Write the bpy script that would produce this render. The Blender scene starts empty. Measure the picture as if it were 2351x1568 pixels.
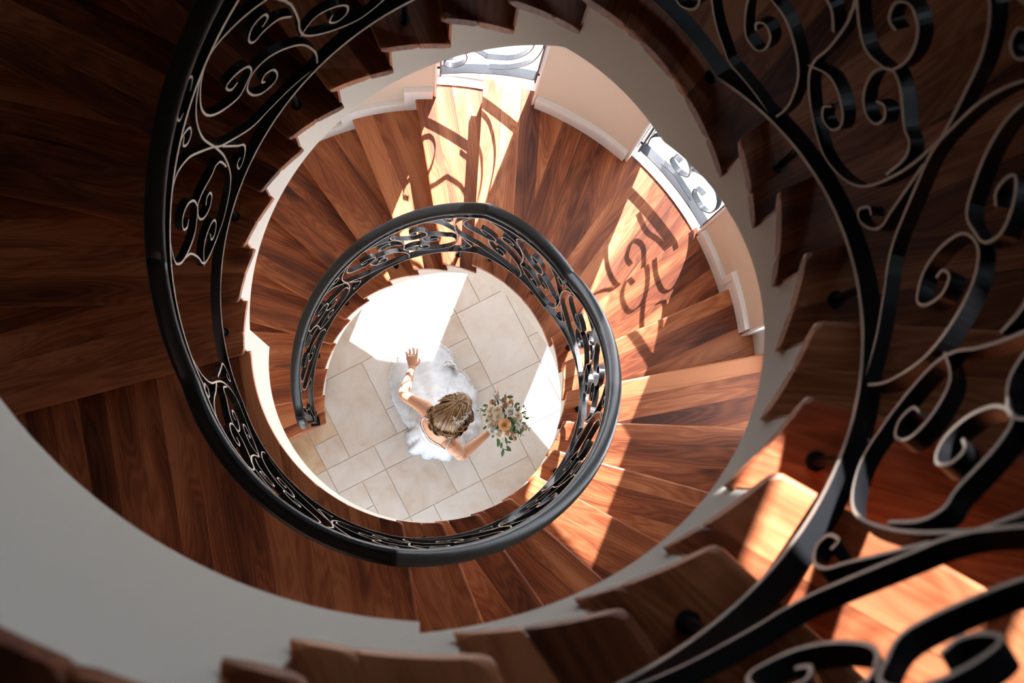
import bpy, bmesh, math, random
from mathutils import Vector, Matrix
from math import sin, cos, pi, radians, degrees, asin, sqrt, atan2

random.seed(7)
scene = bpy.context.scene
COL = scene.collection

# ------------------------------------------------------------------ camera
cam_d = bpy.data.cameras.new('camera')
cam_d.sensor_width = 36.0
cam_d.lens = 35.0
cam_d.shift_x = 0.0882
cam_d.shift_y = 0.1373
cam_d.clip_start = 0.02
cam_d.clip_end = 400
cam_d.dof.use_dof = True
cam_d.dof.focus_distance = 6.3
cam_d.dof.aperture_fstop = 4.2
cam = bpy.data.objects.new('camera', cam_d)
COL.objects.link(cam)
cam.location = (-0.0356, -0.6095, 7.9956)
cam.rotation_euler = (0, 0, 0)
scene.camera = cam

# ------------------------------------------------------------------ sky, sun, exposure
SUN_AZ = -112.0      # heading the light travels (degrees, x east / y north)
SUN_EL = 37.5
world = bpy.data.worlds.new('sky')
scene.world = world
world.use_nodes = True
wn = world.node_tree.nodes
wn['Background'].inputs[0].default_value = (0.77, 0.865, 1.0, 1)
wn['Background'].inputs[1].default_value = 6.0
sun_d = bpy.data.lights.new('sun', 'SUN')
sun_d.energy = 32.0
sun_d.angle = radians(0.6)
sun_d.color = (1.0, 0.925, 0.95)
sun = bpy.data.objects.new('sun', sun_d)
COL.objects.link(sun)
_dir = Vector((cos(radians(SUN_AZ)) * cos(radians(SUN_EL)), sin(radians(SUN_AZ)) * cos(radians(SUN_EL)), -sin(radians(SUN_EL))))
sun.rotation_euler = _dir.to_track_quat('-Z', 'Y').to_euler()
sun.location = (4, 10, 12)
scene.view_settings.view_transform = 'Standard'
scene.view_settings.look = 'None'
scene.view_settings.gamma = 1.0
scene.view_settings.use_curve_mapping = False
scene.view_settings.exposure = 0.5
cy = scene.cycles
cy.max_bounces = 7
cy.diffuse_bounces = 4
cy.use_adaptive_sampling = True
cy.adaptive_threshold = 0.05
cy.glossy_bounces = 4
cy.transparent_max_bounces = 16
cy.sample_clamp_indirect = 6.0
cy.caustics_reflective = False
cy.caustics_refractive = False
cy.use_denoising = True

# ------------------------------------------------------------------ stair geometry constants
H = 0.1776          # rise
RI = 0.80           # inner nosing radius
RS = 0.815          # stringer face radius
RO = 1.87           # inner face of the outer wall
RW = 2.09           # outer face of the outer wall
RR = 0.88           # railing radius
TT = 0.036          # tread thickness
NOSE = 0.036        # tread overlap under the next riser

def ang(k):
    """angle (deg, unwrapped, falling as the stair climbs) of the nosing corner of step k"""
    if k <= 10: return 190.66 - 13.46 * (k - 1)
    if k <= 20: return 19.76 - 13.14 * (k - 11)
    if k <= 30: return -175.84 - 13.68 * (k - 21)
    if k <= 40: return -341.87 - 13.14 * (k - 31)
    if k == 41: return -463.0
    return -463.0 - 77.0 * (k - 41)
def sweep_e(k):
    if k <= 10: return 0.17 + 0.007 * (k - 1)
    if k <= 20: return 0.24
    if k <= 30: return 0.15
    return 0.25
def P(r, a, z=0.0):
    return Vector((r * cos(radians(a)), r * sin(radians(a)), z))
def off(e, r):
    return degrees(asin(e / RI) - asin(e / r))
def front(a, e, r, back=0.0):
    """point on the nosing line of inner angle a at radius r, moved `back` metres up the stair"""
    p0 = P(RI, a); p1 = P(1.9, a + off(e, 1.9))
    d = (p1 - p0).normalized()
    n = Vector((d.y, -d.x, 0))            # clockwise = up the stair
    q = p0 + n * back
    b = q.dot(d); c = q.dot(q) - r * r
    return q + d * (-b + sqrt(max(b * b - c, 0)))
def a_of(p):
    return degrees(atan2(p.y, p.x))
def unwrap(a, ref):
    while a - ref > 180: a -= 360
    while a - ref < -180: a += 360
    return a
LEVELS = []         # (angle, k) break points of the nosing line
for k in range(1, 42):
    if k in (11, 21, 31):
        LEVELS.append((ang(k) + 13.3, k - 1))
    LEVELS.append((ang(k), k))
LEVELS.append((ang(41) - 120, 41))
LEVELS.insert(0, (ang(1) + 13.3, 0))
def kline(a):
    if a >= LEVELS[0][0]: return LEVELS[0][1]
    for (a0, k0), (a1, k1) in zip(LEVELS, LEVELS[1:]):
        if a0 >= a >= a1:
            return k0 + (k1 - k0) * (a0 - a) / (a0 - a1)
    return LEVELS[-1][1]

# ------------------------------------------------------------------ helpers
def set_parent(o, p):
    o.parent = p
    o.matrix_parent_inverse = p.matrix_world.inverted() if p.parent is None else (MW[p.name]).inverted()
MW = {}
def link(name, me, parent=None, mw=None):
    o = bpy.data.objects.new(name, me)
    COL.objects.link(o)
    m = mw if mw is not None else Matrix.Identity(4)
    MW[o.name] = m.copy()
    if parent is not None:
        o.parent = parent
        o.matrix_parent_inverse = Matrix.Identity(4)
        o.matrix_basis = MW[parent.name].inverted() @ m
    else:
        o.matrix_basis = m
    return o
def empty(name, loc=(0, 0, 0)):
    o = bpy.data.objects.new(name, None)
    o.empty_display_size = 0.1
    COL.objects.link(o)
    m = Matrix.Translation(Vector(loc))
    MW[o.name] = m
    o.matrix_basis = m
    return o
def tag(o, label=None, cat=None, group=None, kind=None):
    if label: o['label'] = label
    if cat: o['category'] = cat
    if group: o['group'] = group
    if kind: o['kind'] = kind
    return o
def mesh(name, verts, faces, mats, smooth=False, mi=None):
    me = bpy.data.meshes.new(name)
    me.from_pydata([tuple(v) for v in verts], [], faces)
    for m in (mats if isinstance(mats, (list, tuple)) else [mats]):
        me.materials.append(m)
    if mi:
        me.polygons.foreach_set('material_index', mi)
    if smooth:
        me.polygons.foreach_set('use_smooth', [True] * len(me.polygons))
    me.update()
    return me
def fix_normals(me):
    bm = bmesh.new(); bm.from_mesh(me)
    bmesh.ops.recalc_face_normals(bm, faces=bm.faces[:])
    bm.to_mesh(me); bm.free(); me.update()
    return me
def put(name, verts, faces, mats, parent=None, smooth=False, mi=None, mw=None, fix=True):
    me = mesh(name, verts, faces, mats, smooth, mi)
    if fix: fix_normals(me)
    return link(name, me, parent, mw)
class MB:
    """collects geometry into one mesh"""
    def __init__(s): s.v = []; s.f = []; s.m = []
    def add(s, v, f, mi=0):
        n = len(s.v); s.v += [Vector(x) for x in v]
        s.f += [tuple(i + n for i in q) for q in f]; s.m += [mi] * len(f)
    def box(s, c, d, rot=None, mi=0):
        c = Vector(c); d = Vector(d) * 0.5
        vs = [Vector((x * d.x, y * d.y, z * d.z)) for z in (-1, 1) for y in (-1, 1) for x in (-1, 1)]
        if rot is not None: vs = [rot @ v for v in vs]
        s.add([c + v for v in vs], [(0, 2, 3, 1), (4, 5, 7, 6), (0, 1, 5, 4), (2, 6, 7, 3), (0, 4, 6, 2), (1, 3, 7, 5)], mi)
    def tube(s, pts, rad, n=8, mi=0, cap=True, flat=1.0):
        pts = [Vector(p) for p in pts]
        rads = rad if isinstance(rad, (list, tuple)) else [rad] * len(pts)
        rings = []; up = None
        for i, p in enumerate(pts):
            t = (pts[min(i + 1, len(pts) - 1)] - pts[max(i - 1, 0)])
            if t.length < 1e-9: t = Vector((0, 0, 1))
            t.normalize()
            if up is None:
                up = Vector((0, 0, 1)) if abs(t.z) < 0.9 else Vector((1, 0, 0))
            x = up.cross(t)
            if x.length < 1e-6: x = Vector((1, 0, 0)).cross(t)
            x.normalize(); y = t.cross(x).normalized(); up = y
            rings.append([p + (x * cos(2 * pi * j / n) + y * sin(2 * pi * j / n) * flat) * rads[i] for j in range(n)])
        vs = [v for r in rings for v in r]
        fs = []
        for i in range(len(pts) - 1):
            for j in range(n):
                a = i * n + j; b = i * n + (j + 1) % n
                fs.append((a, b, b + n, a + n))
        if cap:
            fs.append(tuple(range(n - 1, -1, -1))); fs.append(tuple(range((len(pts) - 1) * n, len(pts) * n)))
        s.add(vs, fs, mi)
    def loft(s, rings, cap=True, mi=0):
        n = len(rings[0]); vs = [v for r in rings for v in r]; fs = []
        for i in range(len(rings) - 1):
            for j in range(n):
                a = i * n + j; b = i * n + (j + 1) % n
                fs.append((a, b, b + n, a + n))
        if cap:
            fs.append(tuple(range(n - 1, -1, -1))); fs.append(tuple(range((len(rings) - 1) * n, len(rings) * n)))
        s.add(vs, fs, mi)
    def ball(s, c, r, seg=8, rings=6, mi=0, sc=(1, 1, 1), rot=None):
        c = Vector(c); vs = []; fs = []
        for i in range(rings + 1):
            t = pi * i / rings
            for j in range(seg):
                p = 2 * pi * j / seg
                v = Vector((r * sc[0] * sin(t) * cos(p), r * sc[1] * sin(t) * sin(p), r * sc[2] * cos(t)))
                vs.append(c + (rot @ v if rot is not None else v))
        for i in range(rings):
            for j in range(seg):
                a = i * seg + j; b = i * seg + (j + 1) % seg
                fs.append((a, a + seg, b + seg, b))
        s.add(vs, fs, mi)
    def build(s, name, mats, parent=None, smooth=False, mw=None, fix=True):
        vs = s.v
        if mw is not None:
            inv = mw.inverted(); vs = [inv @ v for v in vs]
        return put(name, vs, s.f, mats, parent, smooth, s.m, mw, fix)
def spline(pts, n=6):
    """Catmull-Rom through points (tuples of any dimension)"""
    pts = [Vector(p) for p in pts]
    out = []
    for i in range(len(pts) - 1):
        p0 = pts[max(i - 1, 0)]; p1 = pts[i]; p2 = pts[i + 1]; p3 = pts[min(i + 2, len(pts) - 1)]
        for j in range(n):
            t = j / n
            out.append(0.5 * ((2 * p1) + (p2 - p0) * t + (2 * p0 - 5 * p1 + 4 * p2 - p3) * t * t + (3 * p1 - p0 - 3 * p2 + p3) * t ** 3))
    out.append(pts[-1])
    return out

# ------------------------------------------------------------------ materials
def mat(name, color, rough=0.5, metal=0.0, spec=0.5):
    m = bpy.data.materials.new(name); m.use_nodes = True
    b = m.node_tree.nodes['Principled BSDF']
    b.inputs['Base Color'].default_value = (*color, 1)
    b.inputs['Roughness'].default_value = rough
    b.inputs['Metallic'].default_value = metal
    b.inputs['Specular IOR Level'].default_value = spec
    return m
def nd(m, t, **kw):
    n = m.node_tree.nodes.new(t)
    for k, v in kw.items(): setattr(n, k, v)
    return n
def lk(m, a, b): m.node_tree.links.new(a, b)
def ramp(m, stops):
    r = nd(m, 'ShaderNodeValToRGB')
    e = r.color_ramp.elements
    while len(e) > 1: e.remove(e[-1])
    e[0].position = stops[0][0]; e[0].color = (*stops[0][1], 1)
    for p, c in stops[1:]:
        x = e.new(p); x.color = (*c, 1)
    return r
def noise_bump(m, scale, strength, dist=0.002, detail=3):
    b = m.node_tree.nodes['Principled BSDF']
    t = nd(m, 'ShaderNodeTexCoord'); n = nd(m, 'ShaderNodeTexNoise')
    n.inputs['Scale'].default_value = scale; n.inputs['Detail'].default_value = detail
    bp = nd(m, 'ShaderNodeBump'); bp.inputs['Strength'].default_value = strength; bp.inputs['Distance'].default_value = dist
    lk(m, t.outputs['Object'], n.inputs['Vector']); lk(m, n.outputs['Fac'], bp.inputs['Height']); lk(m, bp.outputs['Normal'], b.inputs['Normal'])
    return n

def wood_material():
    m = mat('walnut', (0.2, 0.08, 0.03), 0.44, 0, 0.36)
    b = m.node_tree.nodes['Principled BSDF']
    tc = nd(m, 'ShaderNodeTexCoord'); oi = nd(m, 'ShaderNodeObjectInfo')
    mul = nd(m, 'ShaderNodeMath', operation='MULTIPLY'); mul.inputs[1].default_value = 53.0
    lk(m, oi.outputs['Random'], mul.inputs[0])
    cmb = nd(m, 'ShaderNodeCombineXYZ')
    for i in range(3): lk(m, mul.outputs[0], cmb.inputs[i])
    add = nd(m, 'ShaderNodeVectorMath', operation='ADD')
    lk(m, tc.outputs['Object'], add.inputs[0]); lk(m, cmb.outputs[0], add.inputs[1])
    # broad figure, stretched along the board
    mp = nd(m, 'ShaderNodeMapping'); mp.inputs['Scale'].default_value = (0.95, 7.0, 2.0)
    lk(m, add.outputs[0], mp.inputs['Vector'])
    n1 = nd(m, 'ShaderNodeTexNoise'); n1.inputs['Scale'].default_value = 1.0; n1.inputs['Detail'].default_value = 2.0; n1.inputs['Roughness'].default_value = 0.45; n1.inputs['Distortion'].default_value = 0.25
    lk(m, mp.outputs[0], n1.inputs['Vector'])
    # rings from the figure
    r1 = nd(m, 'ShaderNodeMath', operation='MULTIPLY'); r1.inputs[1].default_value = 19.0
    lk(m, n1.outputs['Fac'], r1.inputs[0])
    fr = nd(m, 'ShaderNodeMath', operation='PINGPONG'); fr.inputs[1].default_value = 0.5; lk(m, r1.outputs[0], fr.inputs[0])
    # fine pores
    mp2 = nd(m, 'ShaderNodeMapping'); mp2.inputs['Scale'].default_value = (5.0, 120.0, 20.0)
    lk(m, add.outputs[0], mp2.inputs['Vector'])
    n2 = nd(m, 'ShaderNodeTexNoise'); n2.inputs['Scale'].default_value = 1.0; n2.inputs['Detail'].default_value = 3.0
    lk(m, mp2.outputs[0], n2.inputs['Vector'])
    rp = ramp(m, [(0.18, (0.070, 0.0165, 0.0080)), (0.40, (0.200, 0.053, 0.0205)), (0.56, (0.345, 0.102, 0.039)), (0.76, (0.53, 0.195, 0.083))])
    mixf = nd(m, 'ShaderNodeMath', operation='MULTIPLY_ADD'); mixf.inputs[1].default_value = 0.30
    lk(m, fr.outputs[0], mixf.inputs[0])
    # figure + per-board tone
    tone = nd(m, 'ShaderNodeMath', operation='MULTIPLY_ADD'); tone.inputs[1].default_value = 0.34; tone.inputs[2].default_value = -0.24
    lk(m, oi.outputs['Random'], tone.inputs[0])
    sm = nd(m, 'ShaderNodeMath', operation='ADD'); lk(m, n1.outputs['Fac'], sm.inputs[0]); lk(m, tone.outputs[0], sm.inputs[1])
    lk(m, sm.outputs[0], mixf.inputs[2])
    p2 = nd(m, 'ShaderNodeMath', operation='MULTIPLY_ADD'); p2.inputs[1].default_value = 0.27
    lk(m, n2.outputs['Fac'], p2.inputs[0]); lk(m, mixf.outputs[0], p2.inputs[2])
    sub = nd(m, 'ShaderNodeMath', operation='SUBTRACT'); sub.inputs[1].default_value = 0.105
    lk(m, p2.outputs[0], sub.inputs[0]); lk(m, sub.outputs[0], rp.inputs['Fac'])
    # dark knots here and there
    mp3 = nd(m, 'ShaderNodeMapping'); mp3.inputs['Scale'].default_value = (2.2, 5.0, 3.0); lk(m, add.outputs[0], mp3.inputs['Vector'])
    n3 = nd(m, 'ShaderNodeTexNoise'); n3.inputs['Scale'].default_value = 1.0; n3.inputs['Detail'].default_value = 1.0; lk(m, mp3.outputs[0], n3.inputs['Vector'])
    kr = ramp(m, [(0.66, (0, 0, 0)), (0.76, (1, 1, 1))]); lk(m, n3.outputs['Fac'], kr.inputs['Fac'])
    mx = nd(m, 'ShaderNodeMixRGB', blend_type='MULTIPLY'); mx.inputs['Color2'].default_value = (0.32, 0.26, 0.25, 1)
    lk(m, kr.outputs['Color'], mx.inputs['Fac']); lk(m, rp.outputs['Color'], mx.inputs['Color1'])
    lk(m, mx.outputs['Color'], b.inputs['Base Color'])
    rr = nd(m, 'ShaderNodeMath', operation='MULTIPLY_ADD'); rr.inputs[1].default_value = 0.16; rr.inputs[2].default_value = 0.36
    lk(m, n2.outputs['Fac'], rr.inputs[0]); lk(m, rr.outputs[0], b.inputs['Roughness'])
    bp = nd(m, 'ShaderNodeBump'); bp.inputs['Strength'].default_value = 0.12; bp.inputs['Distance'].default_value = 0.0015
    lk(m, n2.outputs['Fac'], bp.inputs['Height']); lk(m, bp.outputs['Normal'], b.inputs['Normal'])
    return m
def stone_material():
    m = mat('travertine', (0.6, 0.5, 0.4), 0.42, 0, 0.4)
    b = m.node_tree.nodes['Principled BSDF']
    tc = nd(m, 'ShaderNodeTexCoord'); oi = nd(m, 'ShaderNodeObjectInfo')
    n1 = nd(m, 'ShaderNodeTexNoise'); n1.inputs['Scale'].default_value = 5.0; n1.inputs['Detail'].default_value = 6.0; n1.inputs['Roughness'].default_value = 0.62; n1.inputs['Distortion'].default_value = 0.6
    lk(m, tc.outputs['Object'], n1.inputs['Vector'])
    tone = nd(m, 'ShaderNodeMath', operation='MULTIPLY_ADD'); tone.inputs[1].default_value = 0.24; tone.inputs[2].default_value = -0.04
    lk(m, oi.outputs['Random'], tone.inputs[0])
    sm = nd(m, 'ShaderNodeMath', operation='ADD'); lk(m, n1.outputs['Fac'], sm.inputs[0]); lk(m, tone.outputs[0], sm.inputs[1])
    rp = ramp(m, [(0.25, (0.40, 0.31, 0.235)), (0.45, (0.485, 0.415, 0.355)), (0.62, (0.525, 0.475, 0.432)), (0.8, (0.55, 0.52, 0.495))])
    lk(m, sm.outputs[0], rp.inputs['Fac'])
    # small pits
    mp = nd(m, 'ShaderNodeMapping'); mp.inputs['Scale'].default_value = (38, 60, 40); lk(m, tc.outputs['Object'], mp.inputs['Vector'])
    n2 = nd(m, 'ShaderNodeTexNoise'); n2.inputs['Scale'].default_value = 1.0; n2.inputs['Detail'].default_value = 2.0; lk(m, mp.outputs[0], n2.inputs['Vector'])
    kr = ramp(m, [(0.66, (0, 0, 0)), (0.72, (1, 1, 1))]); lk(m, n2.outputs['Fac'], kr.inputs['Fac'])
    mx = nd(m, 'ShaderNodeMixRGB', blend_type='MIX'); mx.inputs['Color2'].default_value = (0.34, 0.24, 0.15, 1)
    f = nd(m, 'ShaderNodeMath', operation='MULTIPLY'); f.inputs[1].default_value = 0.55; lk(m, kr.outputs['Color'], f.inputs[0])
    lk(m, f.outputs[0], mx.inputs['Fac']); lk(m, rp.outputs['Color'], mx.inputs['Color1']); lk(m, mx.outputs['Color'], b.inputs['Base Color'])
    bp = nd(m, 'ShaderNodeBump'); bp.inputs['Strength'].default_value = 0.15; bp.inputs['Distance'].default_value = 0.001; bp.invert = True
    lk(m, kr.outputs['Color'], bp.inputs['Height']); lk(m, bp.outputs['Normal'], b.inputs['Normal'])
    return m
M_WOOD = wood_material()
M_STONE = stone_material()
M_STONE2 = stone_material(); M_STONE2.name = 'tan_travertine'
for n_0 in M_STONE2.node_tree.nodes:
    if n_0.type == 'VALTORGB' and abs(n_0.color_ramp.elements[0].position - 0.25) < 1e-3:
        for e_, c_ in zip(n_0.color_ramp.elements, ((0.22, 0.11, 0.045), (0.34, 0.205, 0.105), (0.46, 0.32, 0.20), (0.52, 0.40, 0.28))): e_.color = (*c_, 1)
M_GROUT = mat('grout', (0.40, 0.35, 0.30), 0.9); noise_bump(M_GROUT, 120, 0.3)
M_PLASTER = mat('cream_plaster', (0.72, 0.60, 0.49), 0.85); noise_bump(M_PLASTER, 160, 0.12)
M_UPPER_SHADE = mat('shade_darkened_wall', (0.10, 0.06, 0.045), 0.7); noise_bump(M_UPPER_SHADE, 90, 0.1)  # upper-storey shade put into the wall colour as dark brown
M_CEIL = mat('dark_ceiling', (0.06, 0.035, 0.025), 0.6); noise_bump(M_CEIL, 30, 0.2)  # unseen ceiling, dark colour made up to cut bounced light
M_STRING = mat('stringer_paint', (0.76, 0.695, 0.61), 0.7); noise_bump(M_STRING, 140, 0.10)
M_WHITE = mat('white_trim', (0.86, 0.85, 0.84), 0.45); noise_bump(M_WHITE, 90, 0.05)
M_IRON = mat('black_iron', (0.007, 0.0075, 0.009), 0.34, 0.0, 0.34); noise_bump(M_IRON, 220, 0.10, 0.001)
M_EDGE = mat('pale_iron_edge', (0.33, 0.28, 0.23), 0.42, 0.2, 0.5); noise_bump(M_EDGE, 260, 0.2, 0.001)  # paler colour on the narrow faces of the iron bars
M_GREY_IRON = mat('grey_iron', (0.045, 0.048, 0.055), 0.4, 0.2, 0.6); noise_bump(M_GREY_IRON, 220, 0.1, 0.001)
M_GROUND = mat('pale_paving', (0.80, 0.80, 0.79), 0.9); noise_bump(M_GROUND, 8, 0.2, 0.01)
def glass_material():
    m = bpy.data.materials.new('window_glass'); m.use_nodes = True
    nt = m.node_tree; nt.nodes.clear()
    o = nt.nodes.new('ShaderNodeOutputMaterial'); t = nt.nodes.new('ShaderNodeBsdfTransparent'); g = nt.nodes.new('ShaderNodeBsdfGlossy')
    t.inputs[0].default_value = (0.96, 0.98, 0.97, 1); g.inputs['Roughness'].default_value = 0.02
    mx = nt.nodes.new('ShaderNodeMixShader'); fr = nt.nodes.new('ShaderNodeFresnel'); fr.inputs[0].default_value = 1.45
    ml = nt.nodes.new('ShaderNodeMath'); ml.operation = 'MULTIPLY'; ml.inputs[1].default_value = 0.6
    nt.links.new(fr.outputs[0], ml.inputs[0]); nt.links.new(ml.outputs[0], mx.inputs[0]); nt.links.new(t.outputs[0], mx.inputs[1]); nt.links.new(g.outputs[0], mx.inputs[2]); nt.links.new(mx.outputs[0], o.inputs[0])
    return m
M_GLASS = glass_material()

# ------------------------------------------------------------------ ground outside, floor
def disc(name, r, z, m, n=64, thick=0.1):
    b = MB()
    top = [P(r, 360 * i / n, z) for i in range(n)]; bot = [P(r, 360 * i / n, z - thick) for i in range(n)]
    b.loft([bot, top])
    return b.build(name, m)
g = disc('ground', 60, -0.25, M_GROUND, 48, 0.2); tag(g, 'pale paved ground outside the stair windows', kind='structure')
fl = disc('floor', RW + 0.05, -0.005, M_GROUT, 96, 0.23); tag(fl, 'beige travertine floor in staggered rectangular tiles', kind='structure')
MOD = 0.2135; TROT = radians(27.0)
TU = Vector((cos(TROT), sin(TROT), 0)); TV = Vector((-sin(TROT), cos(TROT), 0))
known = [(-3, 0, 2, 3), (-4, 0, 1, 1), (-1, 0, 1, 1), (-1, 1, 1, 2), (-4, -1, 2, 1), (-2, -1, 2, 1), (-2, -3, 2, 2), (-3, -3, 1, 2), (0, -3, 1, 2), (-1, -5, 2, 2),
         (-2, -5, 1, 2), (1, -3, 2, 3), (3, 0, 2, 3), (3, 3, 1, 2), (4, 3, 2, 2), (5, 0, 1, 1), (5, 1, 1, 2), (2, 1, 1, 1), (2, 0, 1, 1), (0, 3, 3, 2), (0, 1, 2, 2), (2, 2, 1, 1),
         (0, -1, 1, 2), (1, 0, 1, 1), (-4, 1, 1, 2), (-6, 0, 2, 2), (-5, -2, 1, 1), (-3, 3, 3, 2), (3, -2, 2, 2), (3, -4, 3, 2), (1, -5, 2, 2), (5, -2, 2, 2), (-5, -3, 2, 1), (-5, -5, 3, 2), (-6, -2, 1, 3), (-5, 2, 1, 3)]
cells = {}
tiles = []
def try_tile(i, j, w, h):
    c = [(x, y) for x in range(i, i + w) for y in range(j, j + h)]
    if any(q in cells for q in c): return False
    for q in c: cells[q] = 1
    tiles.append((i, j, w, h)); return True
for t in known: try_tile(*t)
rt = random.Random(3)
for j in range(-10, 10):
    for i in range(-10, 11):
        if (i, j) in cells: continue
        opts = [(2, 3), (2, 2), (2, 1), (1, 2), (1, 1)]; rt.shuffle(opts)
        for w, h in opts + [(1, 1)]:
            if try_tile(i, j, w, h): break
for (i, j, w, h) in tiles:
    u0 = -0.09 + i * MOD; v0 = -0.09 + j * MOD
    poly = [(u0, v0), (u0 + w * MOD, v0), (u0 + w * MOD, v0 + h * MOD), (u0, v0 + h * MOD)]
    cs = [TU * a + TV * b for a, b in poly]
    if max(c.length for c in cs) > RO + 0.1: continue
    g_ = 0.0020; b_ = 0.003
    c0 = (u0 + w * MOD / 2, v0 + h * MOD / 2); hw = w * MOD / 2 - g_; hh = h * MOD / 2 - g_
    mw = Matrix.Translation(TU * c0[0] + TV * c0[1]) @ Matrix.Rotation(TROT, 4, 'Z')
    vs = [(sx * hw, sy * hh, -0.02) for sy in (-1, 1) for sx in (-1, 1)] + [(sx * hw, sy * hh, -0.003) for sy in (-1, 1) for sx in (-1, 1)] + [(sx * (hw - b_), sy * (hh - b_), 0.0) for sy in (-1, 1) for sx in (-1, 1)]
    fs = [(8, 9, 11, 10)]
    for a in (0, 4):
        fs += [(a, a + 1, a + 5, a + 4), (a + 1, a + 3, a + 7, a + 5), (a + 3, a + 2, a + 6, a + 7), (a + 2, a, a + 4, a + 6)]
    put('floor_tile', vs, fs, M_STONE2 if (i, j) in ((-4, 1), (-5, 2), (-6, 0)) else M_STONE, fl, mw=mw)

# ------------------------------------------------------------------ outer wall with openings
W1 = (69.3, 88.6); W2 = (28.6, 48.6); W3 = (-12.0, 8.0)
ZC = 9.9
recess = [(W1[0], W1[1], 8.8 * H, 4.62), (W2[0], W2[1], 9.85 * H, 4.72), (W3[0], W3[1], 11.9 * H, 4.72)]   # wall cut down to the steps
openings = [  # (a_lo, a_hi, z_lo, z_hi)
    (W1[0], W1[1], 9.03 * H, 4.62), (W2[0], W2[1], 10.04 * H, 4.72), (W3[0], W3[1], 13.3 * H, 4.72),
    (W1[0], 92.6, 0.06, 1.43), (W2[0], W2[1], 0.06, 1.38),
    (19.0, 48.6, 7.82, 8.45), (64.0, 90.0, 7.2, 8.05),
    (234.0, 282.0, 0.0, 2.1)]
RU = 2.03           # inner wall radius of the upper storey
ZS = 19.3 * H; ZU = 4.76
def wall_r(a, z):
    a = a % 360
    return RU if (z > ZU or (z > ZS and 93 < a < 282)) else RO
def wall_mesh():
    azs = set(float(a) for a in range(-60, 301, 3)) | {93.0, 282.0 - 360}; zs = {-0.25, ZC, ZS, ZU}
    for o in openings + recess:
        azs |= {o[0], o[1]}; zs |= {o[2], o[3]}
    azs = sorted(azs); zs = sorted(zs)
    A = [(azs[i], azs[i + 1]) for i in range(len(azs) - 1)]; Z = [(zs[i], zs[i + 1]) for i in range(len(zs) - 1)]
    def is_open(i, j):
        if not (0 <= j < len(Z)): return None
        a = (A[i % len(A)][0] + A[i % len(A)][1]) / 2; z = sum(Z[j]) / 2
        for o in openings + recess:
            for da in (-360, 0, 360):
                if o[0] < a + da < o[1] and o[2] < z < o[3]: return True
        return False
    b = MB()
    for i in range(len(A)):
        for j in range(len(Z)):
            if is_open(i, j): continue
            a0, a1 = A[i]; z0, z1 = Z[j]
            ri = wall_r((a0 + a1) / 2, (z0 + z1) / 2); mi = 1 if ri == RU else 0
            I = [P(ri, a0, z0), P(ri, a1, z0), P(ri, a1, z1), P(ri, a0, z1)]
            an, bn = A[(i + 1) % len(A)]
            rn = wall_r((an + bn) / 2, (z0 + z1) / 2)
            if rn != ri: b.add([P(ri, a1, z0), P(rn, a1, z0), P(rn, a1, z1), P(ri, a1, z1)], [(0, 1, 2, 3)], 1)
            if j + 1 < len(Z):
                rn = wall_r((a0 + a1) / 2, sum(Z[j + 1]) / 2)
                if rn != ri: b.add([P(ri, a0, z1), P(rn, a0, z1), P(rn, a1, z1), P(ri, a1, z1)], [(0, 1, 2, 3)], 0)
            O = [P(RW, a0, z0), P(RW, a1, z0), P(RW, a1, z1), P(RW, a0, z1)]
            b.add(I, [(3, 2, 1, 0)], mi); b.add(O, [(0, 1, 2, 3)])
            if is_open(i - 1, j): b.add([I[0], I[3], O[3], O[0]], [(3, 2, 1, 0)])
            if is_open(i + 1, j): b.add([I[1], I[2], O[2], O[1]], [(0, 1, 2, 3)])
            if is_open(i, j - 1) or j == 0: b.add([I[0], I[1], O[1], O[0]], [(0, 1, 2, 3)])
            if is_open(i, j + 1) or j == len(Z) - 1: b.add([I[3], I[2], O[2], O[3]], [(3, 2, 1, 0)])
    return b
wl = wall_mesh().build('wall_stairwell', [M_PLASTER, M_UPPER_SHADE], fix=False)
tag(wl, 'curved peach cream plaster wall around the staircase', kind='structure')
cl = disc('ceiling', RW, ZC + 0.12, M_CEIL, 72, 0.12); tag(cl, 'unseen stairwell ceiling, coloured dark to cut bounced light', kind='structure')

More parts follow.
